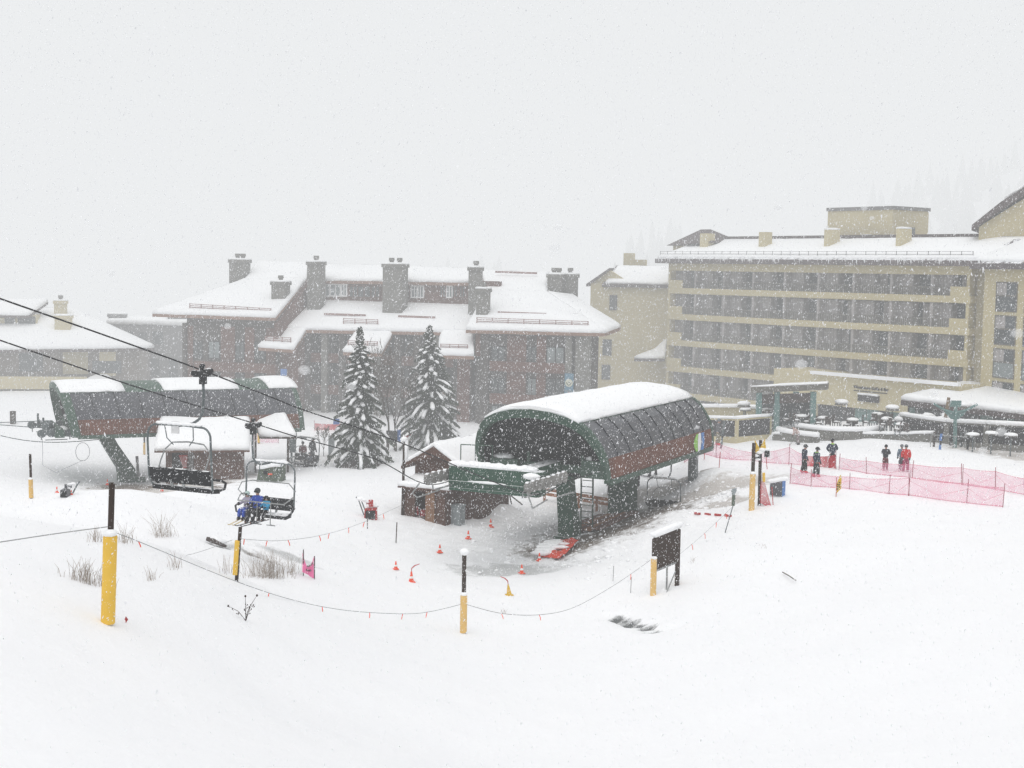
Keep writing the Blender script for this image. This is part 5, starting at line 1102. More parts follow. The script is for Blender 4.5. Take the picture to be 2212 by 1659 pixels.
# teal bar pavilion
pv = thing('pavilion', W(1700,915,124), 'open teal posted bar pavilion with a tilted snowy roof in front of the hotel', 'pavilion')
q = [W(1622,849,124),W(1787,842,121),W(1790,839,125),W(1690,843,126.5),W(1640,848,126)]; mb = MB(); mb.prism(q,(0,0,.5)); mb.build('roof', M['rail'], pv); mb = MB(); mb.snow_slab([p+V((0,0,.51)) for p in q],.13,.15,.7,.03); mb.build('roof_snow', M['snow'], pv, smooth=True)
for x,D in ((1640,124),(1679,123.5),(1757,122),(1720,127)):
    t = W(x,846,D); mb = MB(); mb.beam(V((t.x,t.y,2.0)),t,.45,.45); mb.build('post', M['teal'], pv)
t0, t1 = W(1640,850,124.2), W(1757,846,122.2); mb = MB(); mb.beam(t0-V((0,0,.5)),t1-V((0,0,.5)),.3,.8); mb.build('fascia', M['bush'], pv)
mb = MB(); a, b = W(1645,900,127), W(1755,900,125); mb.prism([V((a.x,a.y,2)),V((b.x,b.y,2)),V((b.x,b.y,6.0)),V((a.x,a.y,6.0))],(.2,.6,0)); mb.build('back_wall', M['glass'], pv)
mb = MB(); a, b = W(1690,900,123.4), W(1752,900,122.4); mb.prism([V((a.x,a.y,2)),V((b.x,b.y,2)),V((b.x,b.y,3.7)),V((a.x,a.y,3.7))],(.1,.3,0)); mb.build('counter', M['bush'], pv)
# terrace walls with snow on the copings
def lowwall(label, pts, h, t, mt, snow=.2, panels=None, z0=None):
    r = thing('terrace_wall', onto(pts[0]), label, 'wall', 'terrace walls before the hotel')
    for i in range(len(pts)-1):
        a, b = V(pts[i]), V(pts[i+1]); a0, b0 = V((a.x,a.y,-1)), V((b.x,b.y,-1)); d = (b0-a0).normalized(); nn = V((-d.y,d.x,0))*t
        mb = MB(); mb.hexa([a0,b0,b0+nn,a0+nn,a,b,b+nn,a+nn]); mb.build('wall', M[mt], r)
        mb = MB(); mb.snow_slab([a-nn*.25+V((0,0,.01)),b-nn*.25+V((0,0,.01)),b+nn*1.25+V((0,0,.01)),a+nn*1.25+V((0,0,.01))],snow,.1,.6,.03); mb.build('snow_cap', M['snow'], r, smooth=True)
        if panels:
            mb = MB(); p = a.lerp(b,.06)-nn*.03; q = a.lerp(b,.94)-nn*.03; mb.hexa([p-V((0,0,1.55)),q-V((0,0,1.55)),q-V((0,0,1.55))+nn*.02,p-V((0,0,1.55))+nn*.02,p-V((0,0,.15)),q-V((0,0,.15)),q-V((0,0,.15))+nn*.02,p-V((0,0,.15))+nn*.02]); mb.build('railing_panel', M[panels], r)
lowwall('cream terrace wall with dark railing panels right of the near terminal end', [W(1522,903,126),W(1592,905,123),W(1668,899,124)], 2, .4, 'cream', .22, 'lodge_dark')
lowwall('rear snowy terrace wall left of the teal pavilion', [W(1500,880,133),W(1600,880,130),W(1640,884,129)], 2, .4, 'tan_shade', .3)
lowwall('long dark stone retaining wall along the plaza edge', [W(1668,938,123),W(1760,936,121),W(1900,938,119.5),W(1960,938,118.5),W(2020,936,118)], 1, .5, 'stone_wall', .2)
lowwall('snow topped terrace railing wall in front of the cafe', [W(1944,898,121),W(2046,912,117),W(2130,916,115),W(2240,922,113)], 1, .35, 'stone_wall', .3, 'lodge_dark')
ring_ = thing('planter', W(1800,930,122), 'round stone planter ring with curved snow caps on the terrace', 'planter'); cA = W(1805,917,124); 
for (r0, a0_, a1_, zz) in ((4.3, 3.4, 6.1, 0), (5.6, 3.2, 4.2, -.45)):
    mb = MB(); mb2 = MB(); P=[]; K=22
    for i in range(K+1):
        t = a0_+(a1_-a0_)*i/K
        if i: 
            t0_ = a0_+(a1_-a0_)*(i-1)/K; p, q = cA+V((math.cos(t0_)*r0*.9,math.sin(t0_)*r0,zz)), cA+V((math.cos(t)*r0*.9,math.sin(t)*r0,zz)); mb.beam(p-V((0,0,.75)),q-V((0,0,.75)),.45,1.3)
        P.append(cA+V((math.cos(t)*r0*.9,math.sin(t)*r0,zz+.05)))
    mb.build('wall', M['stone_wall'], ring_); mb2.tube(P,.26,7); mb2.build('snow_cap', M['snow'], ring_, smooth=True)
def table(x, y, D, label, umb=False, i=0):
    p = W(x,y,D); r = thing('patio_table', p-V((0,0,.8)), label, 'patio table', 'snowy tables on the hotel terrace')
    mb = MB(); mb.tube([p-V((0,0,1.6)),p],.06,6); mb.build('leg', M['dark_steel'], r); mb = MB(); mb.tube([p-V((0,0,.06)),p],.5,14); mb.build('table_top', M['rail'], r); mb = MB(); mb.ball(p+V((0,0,.08)),.52,(1,1,.3),14,7,.04); mb.build('snow_cap', M['snow'], r, smooth=True)
    return r
for i,(x,y,D,t) in enumerate(((1610,886,127,'left of the teal pavilion'),(1656,887,126,'under the pavilion left post'),(1732,900,122.5,'at the pavilion right foot'),(1778,904,122,'behind the round planter left side'),(1842,908,121,'behind the round planter right side'),(1896,896,123,'before the teal doors'),(1915,906,120.5,'right of the round planter'),(1948,918,119,'by the end of the cafe railing'),(2102,940,112.6,'below the cafe railing, left of three'),(2142,937,112,'below the cafe railing, middle of three'),(2184,941,111,'below the cafe railing, right of three'))): table(x,y,D,'round snow covered terrace table '+t)
def umbrella(x, y, D, label):
    p = W(x,y,D); r = thing('patio_umbrella', V((p.x,p.y,2.5)), label, 'umbrella', 'snowy umbrellas on the hotel terrace'); mb = MB(); mb.tube([V((p.x,p.y,2.2)),p],.05,6); mb.build('pole', M['dark_steel'], r); mb = MB(); mb.tube([p-V((0,0,.28)),p+V((0,0,.0)),p+V((0,0,.18))],[.62,.4,.05],12); mb.build('canopy', M['rail'], r); mb = MB(); mb.ball(p+V((0,0,.02)),.6,(1,1,.38),14,8,.04); mb.build('snow_cap', M['snow'], r, smooth=True)
umbrella(1607,872,127.5,'closed round umbrella with snow cap left of the teal pavilion'); umbrella(1818,868,123,'snowy umbrella before the dark doorway of the restaurant'); umbrella(1928,880,122,'snowy umbrella before the teal doors'); umbrella(2083,874,118,'snowy umbrella in front of the cafe windows')
# terrace clutter: rack tower, pole, skis, snow-covered vehicle
p = W(2064,936,115); tw = thing('teal_mast', onto(p), 'teal steel mast with spread arms standing before the cafe', 'mast'); t = W(2064,876,115); mb = MB()
mb.beam(onto(p),t,.22,.22); mb.build('post', M['teal'], tw)
for sg in (-1,1): mb = MB(); mb.tube([t-V((0,0,.6)),t+V((sg*.9,0,-.35)),t+V((sg*1.75,0,.12))],.10,6); mb.build('arm', M['teal'], tw)
mb = MB(); mb.box(t+V((0,0,.15)),(.9,.12,.5)); mb.build('plate', M['teal'], tw); mb = MB(); mb.prism([t+V((-.9,0,-.5)),t+V((.9,0,-.5)),t+V((.3,0,-1.1)),t+V((-.3,0,-1.1))],(0,.1,0)); mb.build('gusset', M['teal'], tw)
stick(2034,948,2046,858,'leaning wooden pole before the cafe roof','wood_pole',.14)
stick(1962,930,1962,855,'thin brown pole at the left end of the cafe roof','wood_pole',.08)
vh = G(2000,946); bk = thing('snowy_heap', vh, 'snow laden dark furniture stacked below the cafe railing', 'furniture'); mb = MB(); mb.box(vh+V((-.3,.5,.7)),(3.6,1.2,1.4),.1); mb.build('frame', M['lodge_dark'], bk); mb = MB()
for i in range(12): mb.ball(vh+V((-2+i*.36,.4+random.uniform(-.3,.3),1.5+.35*math.sin(i*1.3))), .5, (1.2,1,.55), 9,6,.15)
mb.build('snow_cap', M['snow'], bk, smooth=True)
def ski_pair(x, y, h, col, label, lean=.06):
    g = G(x,y); H = h*pm(g,1); r = thing('skis', g, label, 'skis', 'skis standing in the snow')
    for k in (-1,1):
        mb = MB(); b = g+V((k*.05,0,-.1)); pts = [b, b+V((lean*H*.5,.03*k,H*.5)), b+V((lean*H*.95,.0,H*.93)), b+V((lean*H,-.08,H))]
        for i in range(3): mb.beam(pts[i],pts[i+1],.09,.03,V((0,1,0)))
        mb.build('ski', M[col], r)
    mb = MB(); mb.box(g+V((lean*H*.4,-.06,H*.42)),(.14,.08,.3)); mb.build('binding', M['black'], r)
for i,(x,y,h,c,l,t) in enumerate(((2017,965,36,'bush',.02,'brown skis, leftmost in the rack row'),(2030,972,38,'sky_blue',.05,'blue skis in the rack row'),(2052,963,36,'dark',.14,'dark skis leaning right in the rack row'),(2066,960,34,'house_brown',.06,'brown skis below the teal mast'),(2076,965,34,'dark_steel',-.02,'grey skis right of the teal mast'),(2084,968,42,'steel',.02,'pale skis near the row end'),(2090,973,46,'dark',0,'tall dark skis at the right end of the row'),(1553+4,968,62,'dark_steel',.1,'dark skis held by the person at the terminal end'))): ski_pair(x,y,h,c,t,l)
g0,g1 = G(2010,966),G(2105,972); rk = thing('ski_rack', g0, 'thin steel ski rack frame on the plaza before the cafe', 'ski rack')
for a,b in ((g0+V((0,0,1.0)),g1+V((0,0,1.0))),(g0,g0+V((0,0,1.0))),(g1,g1+V((0,0,1.0))),((g0+g1)/2,(g0+g1)/2+V((.2,0,1.0)))): mb = MB(); mb.tube([a,b],.035,5); mb.build('bar', M['steel'], rk)
g = G(2165,966); mb = MB(); mb.beam(g,g+V((.5,.3,1.6)),.5,.1); tag(mb.build('red_board', M['red']), 'faded red board leaning on the bare ground patch at far right', 'board')
stick(2198,975,2200,930,'dark post at the right edge beside the bare ground','post_wood',.15)
rg = thing('ramp', G(1660,945), 'snowy stair ramp at the left end of the dark retaining wall', 'ramp'); a, b, c_, d = G(1634,950), G(1672,948), W(1712,922,124), W(1690,920,125); mb = MB(); mb.prism([a,b,c_,d],(0,0,.1)); mb.build('surface', M['snow'], rg); mb = MB(); mb.beam(b+V((0,0,.6)),c_+V((0,0,.9)),.06,.06); mb.build('railing', M['rail'], rg)
stick(28,916,28,888,'dark tree stub post at far left in front of the chalet','trunk',.3)
stick(300,1042,296,985,'grey utility post below the empty chair','grey_wall',.12)

pA, pB = G(446,1167), G(489,1181); lg = thing('log', pA, 'dark fallen log end poking from the snow left of the amber padded post', 'log'); mb = MB(); mb.tube([pA+V((0,0,.08)), pA.lerp(pB,.35)+V((0,0,.1)), pB+V((0,0,.0))],[.10,.15,.07],8); mb.build('trunk', M['bush'], lg)
mb = MB(); mb.tube([pA.lerp(pB,.2)+V((0,.04,.2)), pA.lerp(pB,.9)+V((.1,.04,.14))],[.12,.09],7); mb.build('snow_cap', M['snow'], lg, smooth=True)

mb = MB(); rn = random.Random(44)
for i in range(420):
    if i%3: x, y = rn.gauss(1240,110), rn.gauss(1165,38)
    else: x, y = rn.gauss(1520,60), rn.gauss(1075,30)
    if not (950 < x < 1640 and 1000 < y < 1260): continue
    p = G(x,y); mb.ball(p, rn.uniform(.04,.17)*(.6+.6*rn.random()), (1.2,1,.7), 6, 4, .25)
tag(mb.build('snow_clods', M['snow'], smooth=True), 'loose snow clods scattered over the trampled ground around the terminal', 'snow', kind='stuff')

# dark terrace chairs round the tables
def patio_chair(p, rz, lab):
    r = thing('patio_chair', p, lab, 'chair', 'dark snowy chairs on the hotel terrace', rz)
    mb = MB(); mb.box((0,0,.48),(.5,.5,.07)); mb.build('seat', M['bush'], r, local=True)
    mb = MB(); mb.box((0,.24,.82),(.5,.07,.6)); mb.build('backrest', M['bush'], r, local=True)
    for sx in (-.21,.21):
        for sy in (-.21,.21): mb = MB(); mb.box((sx,sy,.2),(.06,.06,.5)); mb.build('leg', M['dark_steel'], r, local=True)
    mb = MB(); mb.ball((0,0,.55),.24,(1,1,.35),8,5,.1); mb.build('snow_cap', M['snow'], r, local=True, smooth=True); return r
rn = random.Random(9); first = None
for i,(x,y,D) in enumerate(((1650,898,126),(1662,900,125.5),(1722,908,122.3),(1742,911,122.2),(1768,914,121.8),(1788,915,121.6),(1830,918,121),(1852,919,120.8),(1886,908,122.6),(1904,909,122.4),(1908,917,120.3),(1924,918,120.2),(1940,928,118.8),(1958,929,118.7),(1700,906,123.5),(1806,912,122),(1870,912,122),(1930,910,121.5))):
    p = W(x,y,D)-V((0,0,.5)); lab = 'dark outdoor chair with a lump of snow among the terrace tables'
    if first is None: first = patio_chair(p, rn.random()*6, lab)
    else: c_ = copy_tree(first); c_.location = p; c_.rotation_euler.z = rn.random()*6
# ---------------------------------------------------------------- people
def skinned(name, pts, edges, rad, material, parent, root=0, sub=2):
    me = bpy.data.meshes.new('tmp'); me.from_pydata([tuple(p) for p in pts], edges, []); ob = bpy.data.objects.new('tmp', me); COL.objects.link(ob)
    ob.modifiers.new('s','SKIN'); ob.modifiers['s'].use_smooth_shade = True; sd_ = me.skin_vertices[0].data
    for i, r in enumerate(rad): sd_[i].radius = r if isinstance(r, tuple) else (r, r)
    sd_[root].use_root = True
    if sub: q = ob.modifiers.new('u','SUBSURF'); q.levels = sub; q.render_levels = sub
    dg = bpy.context.evaluated_depsgraph_get(); dg.update(); m2 = bpy.data.meshes.new_from_object(ob.evaluated_get(dg)); bpy.data.objects.remove(ob); bpy.data.meshes.remove(me)
    m2.materials.clear(); m2.materials.append(material); m2.polygons.foreach_set('use_smooth',[True]*len(m2.polygons)); m2.name = name
    o = bpy.data.objects.new(name, m2); COL.objects.link(o); o.parent = parent; return o
CL = {}
def cloth(c):
    if c not in CL: CL[c] = mat('cloth_%d'%len(CL), c, .85, .12, 6, bump=.2)
    return CL[c]
NAVY=(.022,.028,.055); BLACK=(.012,.012,.015); RED=(.55,.03,.03); WINE=(.13,.03,.035); GREY=(.16,.17,.18); KHAKI=(.20,.17,.11); BLUE=(.025,.07,.38); TEALC=(.04,.32,.55); PURP=(.10,.03,.12); ORG=(.6,.14,.03); LAV=(.36,.33,.42); PINKB=(.45,.33,.30); PLUM=(.30,.035,.09)
def person(loc, head, h, label, jacket, trousers, hat, boots, pose='stand', arms=None, goggles=True, skis=None, poles=False, collar=None, group=None):
    """arms: (left, right) each (elbow, wrist) for a 1.75 m figure; faces +y"""
    k = h/1.75; r = thing('person', loc, label, 'person', group, head)
    sit = pose == 'sit'; bend = .75 if pose == 'bend' else .06
    pz = .10 if sit else .93
    pel = V((0,0,pz)); up = V((0,math.sin(bend),math.cos(bend)))
    if sit: up = V((0,-.10,.99))
    sp1, sp2, ch, nk = pel+up*.16, pel+up*.30, pel+up*.44, pel+up*.56
    hb = nk+up*.09+V((0,.02,0)); hm = hb+V((0,.03,.09)); ht = hb+V((0,.015,.19))
    pts = [pel,sp1,sp2,ch,nk,hb,hm,ht]; ed = [(i,i+1) for i in range(7)]; rad = [(.145,.11),(.135,.10),(.15,.11),(.165,.115),.058,(.075,.09),(.082,.105),(.05,.06)]
    J = {}
    for sg, nm in ((-1,'L'),(1,'R')):
        sh = pel+up*.50+V((sg*.19,0,0)); 
        a = (arms or {}).get(nm) or ((sg*.27,-.03,-.28),(sg*.25,.10,-.50))
        el, wr = sh+V(a[0])-V((sg*.19,0,0)), sh+V(a[1])-V((sg*.19,0,0)); hd = wr+(wr-el).normalized()*.09
        i = len(pts); pts += [sh,el,wr,hd]; ed += [(3,i),(i,i+1),(i+1,i+2),(i+2,i+3)]; rad += [.062,.046,.034,(.042,.025)]
        J['a'+nm] = (sh,el,wr,hd)
        hp = pel+V((sg*.095,0,-.05))
        if sit: kn, an, to = V((sg*.13,.46,pz-.02)), V((sg*.14,.50,pz-.46)), V((sg*.14,.68,pz-.50))
        else:
            st = .10 if sg > 0 else -.06
            kn, an, to = V((sg*.115,.04+st*.4,.49)), V((sg*.125,-.03+st,.09)), V((sg*.14,.15+st,.04))
        i = len(pts); pts += [hp,kn,an,to]; ed += [(0,i),(i,i+1),(i+1,i+2),(i+2,i+3)]; rad += [.092,.062,.045,(.042,.03)]
        J['l'+nm] = (hp,kn,an,to)
    nose = hm+V((0,.115,-.01)); i = len(pts); pts.append(nose); ed.append((6,i)); rad.append(.014)
    S = lambda L_: [p*k for p in L_]; SR = lambda L_: [tuple(x*k for x in (q if isinstance(q,tuple) else (q,q))) for q in L_]
    skinned('body', S(pts), ed, SR(rad), M['skin'], r)
    jp = [pel-up*.10, sp1, sp2, ch, nk-up*.02, nk+up*.05]; je = [(i,i+1) for i in range(5)]; jr = [(.215,.175),(.205,.165),(.21,.17),(.215,.17),(.11,.11),(.085,.085)]
    for nm in 'LR':
        sh,el,wr,hd = J['a'+nm]; i = len(jp); jp += [sh, sh.lerp(el,.5), el, wr]; je += [(3,i),(i,i+1),(i+1,i+2),(i+2,i+3)]; jr += [.105,.098,.084,.064]
    skinned('jacket', S(jp), je, SR(jr), cloth(jacket), r)
    tp = [pel+up*.06, pel-V((0,0,.04))]; te = [(0,1)]; tr = [(.165,.13),(.165,.14)]
    for nm in 'LR':
        hp,kn,an,to = J['l'+nm]; i = len(tp); tp += [hp.lerp(kn,.15), kn, an+V((0,0,.03))]; te += [(1,i),(i,i+1),(i+1,i+2)]; tr += [.135,.112,.105]
        bp = [an+V((0,-.01,.14)), an, an+V((0,-.06,-.05)), to]; skinned('boot', S(bp), [(0,1),(1,2),(1,3)], SR([.082,.085,(.07,.05),(.062,.045)]), cloth(boots), r, 0, 1)
    skinned('trousers', S(tp), te, SR(tr), cloth(trousers), r)
    mb = MB(); c = (hm+V((0,-.022,.05)))*k; mb.ball(c, .128*k, (1,1.1,.98), 14, 10); mb.build('helmet', cloth(hat), r, smooth=True, local=True)
    if goggles:
        mb = MB(); mb.box((hm+V((0,.10,.025)))*k, (.17*k,.05*k,.075*k)); mb.build('goggles', M['black'], r, local=True)
    else:
        mb = MB()
        for sx in (-1,1): mb.ball((hm+V((sx*.032,.098,.02)))*k,.013*k,(1,1,1),6,4)
        mb.box((hm+V((0,.098,-.055)))*k,(.045*k,.012*k,.01*k)); mb.build('face_features', M['black'], r, local=True)
    if collar:
        mb = MB(); p = (nk+up*.0)*k; mb.ball(p, .13*k, (1.15,1,.45), 12, 6); mb.build('collar', cloth(collar), r, smooth=True, local=True)
    for nm, sg in (('L',-1),('R',1)):   # gloves: palm, four bent fingers, thumb from the palm's side
        sh,el,wr,hd = J['a'+nm]; d = (wr-el).normalized(); s_ = d.cross(V((0,0,1))); s_ = s_.normalized() if s_.length > .1 else V((1,0,0)); n_2 = s_.cross(d); mb = MB(); P = lambda p: p*k
        mb.tube([P(wr-d*.03),P(wr+d*.02),P(wr+d*.08)],[.045*k,.05*k,.045*k],8)
        for q, L_ in zip((-.032,-.011,.011,.032),(.062,.075,.07,.055)):
            b = wr+d*.075+s_*q; mb.tube([P(b),P(b+d*L_*.55),P(b+d*L_*.85-n_2*L_*.5)],[.014*k,.013*k,.009*k],6)
        b = wr+d*.03+s_*.04*-sg; mb.tube([P(b),P(b+s_*.035*-sg+d*.02),P(b+s_*.045*-sg+d*.055)],[.016*k,.014*k,.010*k],6)
        mb.build('glove', cloth(BLACK), r, local=True)
    if skis:
        for nm in 'LR':
            hp,kn,an,to = J['l'+nm]; mb = MB(); c = (an+V((0,.06,-.09)))*k; L_ = skis[0]; dz = skis[2] if len(skis) > 2 else 0
            pts_ = [c+V((0,-L_*.45,-dz*.45)), c, c+V((0,L_*.48,dz*.48)), c+V((0,L_*.55,dz*.55+.07))]
            for i in range(3): mb.beam(pts_[i],pts_[i+1],.085,.025)
            mb.build('ski', cloth(skis[1]), r, local=True)
    if poles:
        for nm, sg in (('L',-1),('R',1)):
            hd = J['a'+nm][3]*k; mb = MB(); e = V((hd.x+sg*.12, hd.y+poles, .0)); mb.tube([hd+V((0,0,.05)), e],.012,5); mb.tube([e+V((0,0,.06)),e+V((0,0,.07))],.04,8); mb.build('ski_pole', M['dark_steel'], r, local=True)
    return r
def feet(x, y): return G(x, y)
def ht_px(x, y, px): return px*pm(G(x,y),1)
def stand(x, y, px, face, *a, **kw):   # face: compass angle, 0 = away, 180 = towards the viewer
    g = G(x, y); return person(g, math.radians(-face), px*pm(g,1), *a, **kw)
grp = None
stand(1736,1022,60,80,'child in navy hooded jacket with red boots standing left of two companions at the net',NAVY,BLACK,BLACK,RED)
stand(1762,1031,63,70,'child in navy jacket and rust boots in front of the red net banner',NAVY,(.02,.025,.03),BLACK,RED,collar=(.2,.4,.1))
stand(1797,1010,60,0,'taller person in navy jacket with green collar seen from behind at the red banner',(.03,.04,.07),BLACK,BLACK,BLACK,collar=(.35,.6,.12), arms={'L':((-.33,.05,-.24),(-.16,.16,-.42)),'R':((.33,.05,-.24),(.16,.16,-.42))})
stand(1912,1015,53,185,'skier in dark jacket and maroon trousers looking down at their hands',(.035,.04,.05),WINE,BLACK,(.15,.12,.11),arms={'L':((-.30,.05,-.24),(-.08,.27,-.22)),'R':((.30,.05,-.24),(.08,.27,-.24))},goggles=False)
stand(1956,1019,57,200,'skier in bright red jacket and plum trousers with grey helmet',RED,PLUM,GREY,BLACK,poles=.25)
stand(1947,1016,54,0,'person in blue grey jacket half hidden behind the red skier',(.14,.20,.26),(.10,.09,.11),GREY,BLACK)
stand(1724,961,46,-70,'bent over person in pale pinkish jacket on the plaza',PINKB,(.20,.16,.16),GREY,BLACK,'bend',poles=.1)
stand(1550,962,56,100,'person with khaki trousers and red boots by the far end of the near terminal',(.09,.09,.10),KHAKI,GREY,RED)
stand(1377,1052,48,-20,'dark clad skier with poles waiting left of the boarding lane chair',(.02,.02,.025),(.02,.02,.02),(.1,.08,.06),BLACK,poles=.2)
stand(1403,1030,52,-40,'skier in black jacket and dark trousers nearest the boarding chair',BLACK,(.05,.045,.05),BLACK,BLACK,poles=.3,skis=(1.7,(.08,.08,.10)))
stand(1417,1026,46,-60,'skier in brown jacket just behind the boarding chair frame',(.10,.08,.06),(.04,.035,.04),BLACK,BLACK)
stand(1337,1064,46,30,'person in purple jacket partly hidden by the terminal columns',PURP,BLACK,BLACK,BLACK)
stand(1349,1061,44,200,'lift worker in orange vest beside the rear terminal column',ORG,(.05,.05,.05),BLACK,BLACK)
stand(1318,1070,44,200,'person in black behind the ladder of the near terminal',BLACK,BLACK,GREY,BLACK)
stand(654,1001,46,170,'skier in dark red jacket queuing beside the distant chair',(.20,.03,.04),(.05,.04,.05),BLACK,BLACK)
stand(674,1004,58,120,'tall skier in black behind the distant chair, feet apart',(.02,.022,.03),(.03,.03,.035),BLACK,BLACK,skis=(1.7,(.06,.06,.07)))
def on_chair(ch, dx, zdrop, h, *a, **kw):
    mw = Matrix.Rotation(ch.rotation_euler.z,4,'Z'); p = ch.location+mw.to_3x3()@V((dx, -1.05, -zdrop)); return person(p, ch.rotation_euler.z, h, *a, pose='sit', **kw)
HOLD = {'L':((-.26,.16,-.2),(-.22,.40,-.24)),'R':((.26,.16,-.2),(.22,.40,-.24))}
on_chair(CH2, .55, 4.33, 2.0, 'adult in royal blue jacket and dark helmet riding the chair between two children', BLUE, (.025,.025,.03), (.05,.055,.06), BLACK, arms=HOLD, skis=(1.65,(.08,.08,.09)))
on_chair(CH2, 1.15, 4.33, 1.65, 'child with pale mint helmet and bright blue trousers at the outer end of the chair', LAV, BLUE, (.45,.58,.55), BLACK, arms=HOLD, skis=(1.5,(.65,.55,.35),-.25))
on_chair(CH2, .02, 4.33, 1.42, 'small child in turquoise jacket and black helmet beside the adult on the chair', TEALC, BLACK, BLACK, BLACK, arms=HOLD, skis=(1.2,(.06,.06,.07)))
on_chair(CH4, -.55, 3.83, 1.7, 'lone rider in grey jacket seated on the distant chair', (.10,.11,.13), (.03,.03,.035), (.12,.12,.13), BLACK, arms=HOLD)
# ---------------------------------------------------------------- trees
def conifer(base, H, R, label, seed, snow=.7, lean=0.0):
    rn = random.Random(seed); r = thing('spruce_tree', base, label, 'tree', None)
    tr = MB(); tr.tube([(0,0,-.4),(0,0,H*.3),(lean*.5,0,H*.7),(lean,0,H)], [H*.017,H*.013,H*.007,H*.001], 8); tr.build('trunk', M['trunk'], r, local=True)
    cr = MB(); sn = MB(); z = H*.07; a = rn.random()*6
    while z < H*.985:
        t = z/H; n = 8.5 if t < .45 else 7 if t < .8 else 5.5
        z += (.36+.26*(1-t))*(H/11)**.5*(.75 if t > .75 else 1)/n; a += 2.399+rn.uniform(-.3,.3)
        L = (1.78*R*((1-t)**.80)*(.88+.12*math.sin(z*3.1+seed))+.10)*rn.uniform(.58,1.1)*(1 if t < .82 else .62); dr = rn.uniform(.45,.85)*(1-t*.6) if t < .86 else -.35
        d = V((math.cos(a), math.sin(a), 0)); sd = V((-d.y, d.x, 0)); pts = []
        for q in range(6):
            f = q/5; pts.append(V((lean*t,0,z))+d*L*f*(1-.10*f)+V((0,0,.16*L*f-dr*L*f**1.9)))
        cr.tube(pts, [.035*(1-.8*q/5)*(1-t*.6) for q in range(6)], 4, cap=False)
        m_ = int(7+L*13)
        for q in range(m_):     # twigs with hanging needles
            f = .12+.88*(q+rn.random())/m_; p = pts[min(4,int(f*5))].lerp(pts[min(5,int(f*5)+1)], f*5-int(f*5)); wl = (.16+.60*(1-f)**.8*min(1,L/1.6))*rn.uniform(.6,1.15)*(.55+.45*(1-t))
            for sg in (-1, 1):
                e = p+sd*sg*wl*.75+d*wl*.5+V((0,0,-wl*rn.uniform(.25,.9))); w_ = .05+.05*rn.random()
                n_ = V((0,0,1)).lerp(d, rn.random()*.6)*w_; cr.add([p-n_*.4, p+n_*.4, e+n_*.5, e-n_*.9-V((0,0,.05))], [(0,1,2,3)])
                mm = p.lerp(e,.6); cr.add([mm-d*w_*1.2, mm+d*w_*1.2, mm+V((rn.uniform(-.06,.06),rn.uniform(-.06,.06),-.14-.30*rn.random()*(1-t)))],[(0,1,2)])
        if rn.random() < snow and L > .22:
            f0 = .15+.4*rn.random() if t < .85 else .1; sp = []; sr = []
            for q in range(6):
                f = f0+(1.0-f0)*q/5; x = f*5; p = pts[min(4,int(x))].lerp(pts[min(5,int(x)+1)], x-int(x)); sp.append(p+V((rn.uniform(-.05,.05),rn.uniform(-.05,.05),.06+.04*rn.random())))
                sr.append((.045+.115*math.sin(math.pi*(q+.9)/6.4)*min(1,L/1.2))*rn.uniform(.65,1.25))
            b0 = len(sn.v); sn.tube(sp, sr, 7)
            for k_ in range(b0, len(sn.v)):
                x, y, zv = sn.v[k_]; c = sp[min(5,(k_-b0)//7)]; o_ = (V((x,y,0))-V((c.x,c.y,0))).dot(sd); sn.v[k_] = (x+sd.x*o_*.25, y+sd.y*o_*.25, c.z+(zv-c.z)*(.75 if zv > c.z else .35))
    cr.build('crown', M['needle'], r, local=True); sn.build('snow_cap', M['snow'], r, local=True, smooth=True)
    return r
g = G(776,1003); conifer(g, 300*pm(g,1), 57*pm(g,1), 'snow laden spruce, left of the pair before the brown lodge', 3, .9)
g = G(930,968); conifer(g, 268*pm(g,1), 68*pm(g,1), 'broader snowy spruce, right of the pair behind the operator cabin roof', 8, .82, -.2)
def bare_tree(base, H, label, seed, spread=.5, mt='twig'):
    rn = random.Random(seed); r = thing('bare_tree', base, label, 'tree'); tk = MB(); tw = MB()
    def grow(p, d, L, rad, lv):
        q = p+d*L; m_ = p.lerp(q,.5)+V((rn.uniform(-.05,.05),rn.uniform(-.05,.05),0))*L; (tk if lv < 2 else tw).tube([p,m_,q],[rad,rad*.85,rad*.68],5 if lv < 3 else 3,cap=False)
        if lv >= 7: return
        for i in range(2 if lv else 3):
            e = (d+V((rn.uniform(-1,1),rn.uniform(-1,1),rn.uniform(-.1,.7)))*spread).normalized(); grow(q, e, L*rn.uniform(.62,.84), max(.015,rad*.66), lv+1)
        if lv > 1 and rn.random() < .7: grow(m_, (d+V((rn.uniform(-1,1),rn.uniform(-1,1),rn.uniform(0,.5)))*spread*1.3).normalized(), L*.55, max(.015,rad*.55), lv+2)
    grow(V((0,0,-.3)), V((rn.uniform(-.04,.04),0,1)).normalized(), H*.27, H*.011, 0)
    tk.build('trunk', M['trunk'], r, local=True); tw.build('crown', M[mt], r, local=True); return r
for x,y,px,lab,sd_ in ((836,975,262,'tall bare aspen between the two spruces',2),(852,972,215,'bushy bare tree right of the tall aspen between the spruces',5),(812,974,190,'bare tree hidden against the left spruce',9),(884,968,200,'bare tree against the left side of the broad spruce',12)):
    g = G(x,y); bare_tree(g, px*pm(g,1), lab, sd_, .5)
g = G(700,985); bare_tree(g, 3.2, 'low bare shrub left of the left spruce trunk', 31, .7)
r = thing('shrub', G(776,1008), 'dark bare shrub mound around the left spruce trunk', 'shrub'); mb = MB(); rn = random.Random(2); c = G(776,1006); k = pm(c,1)
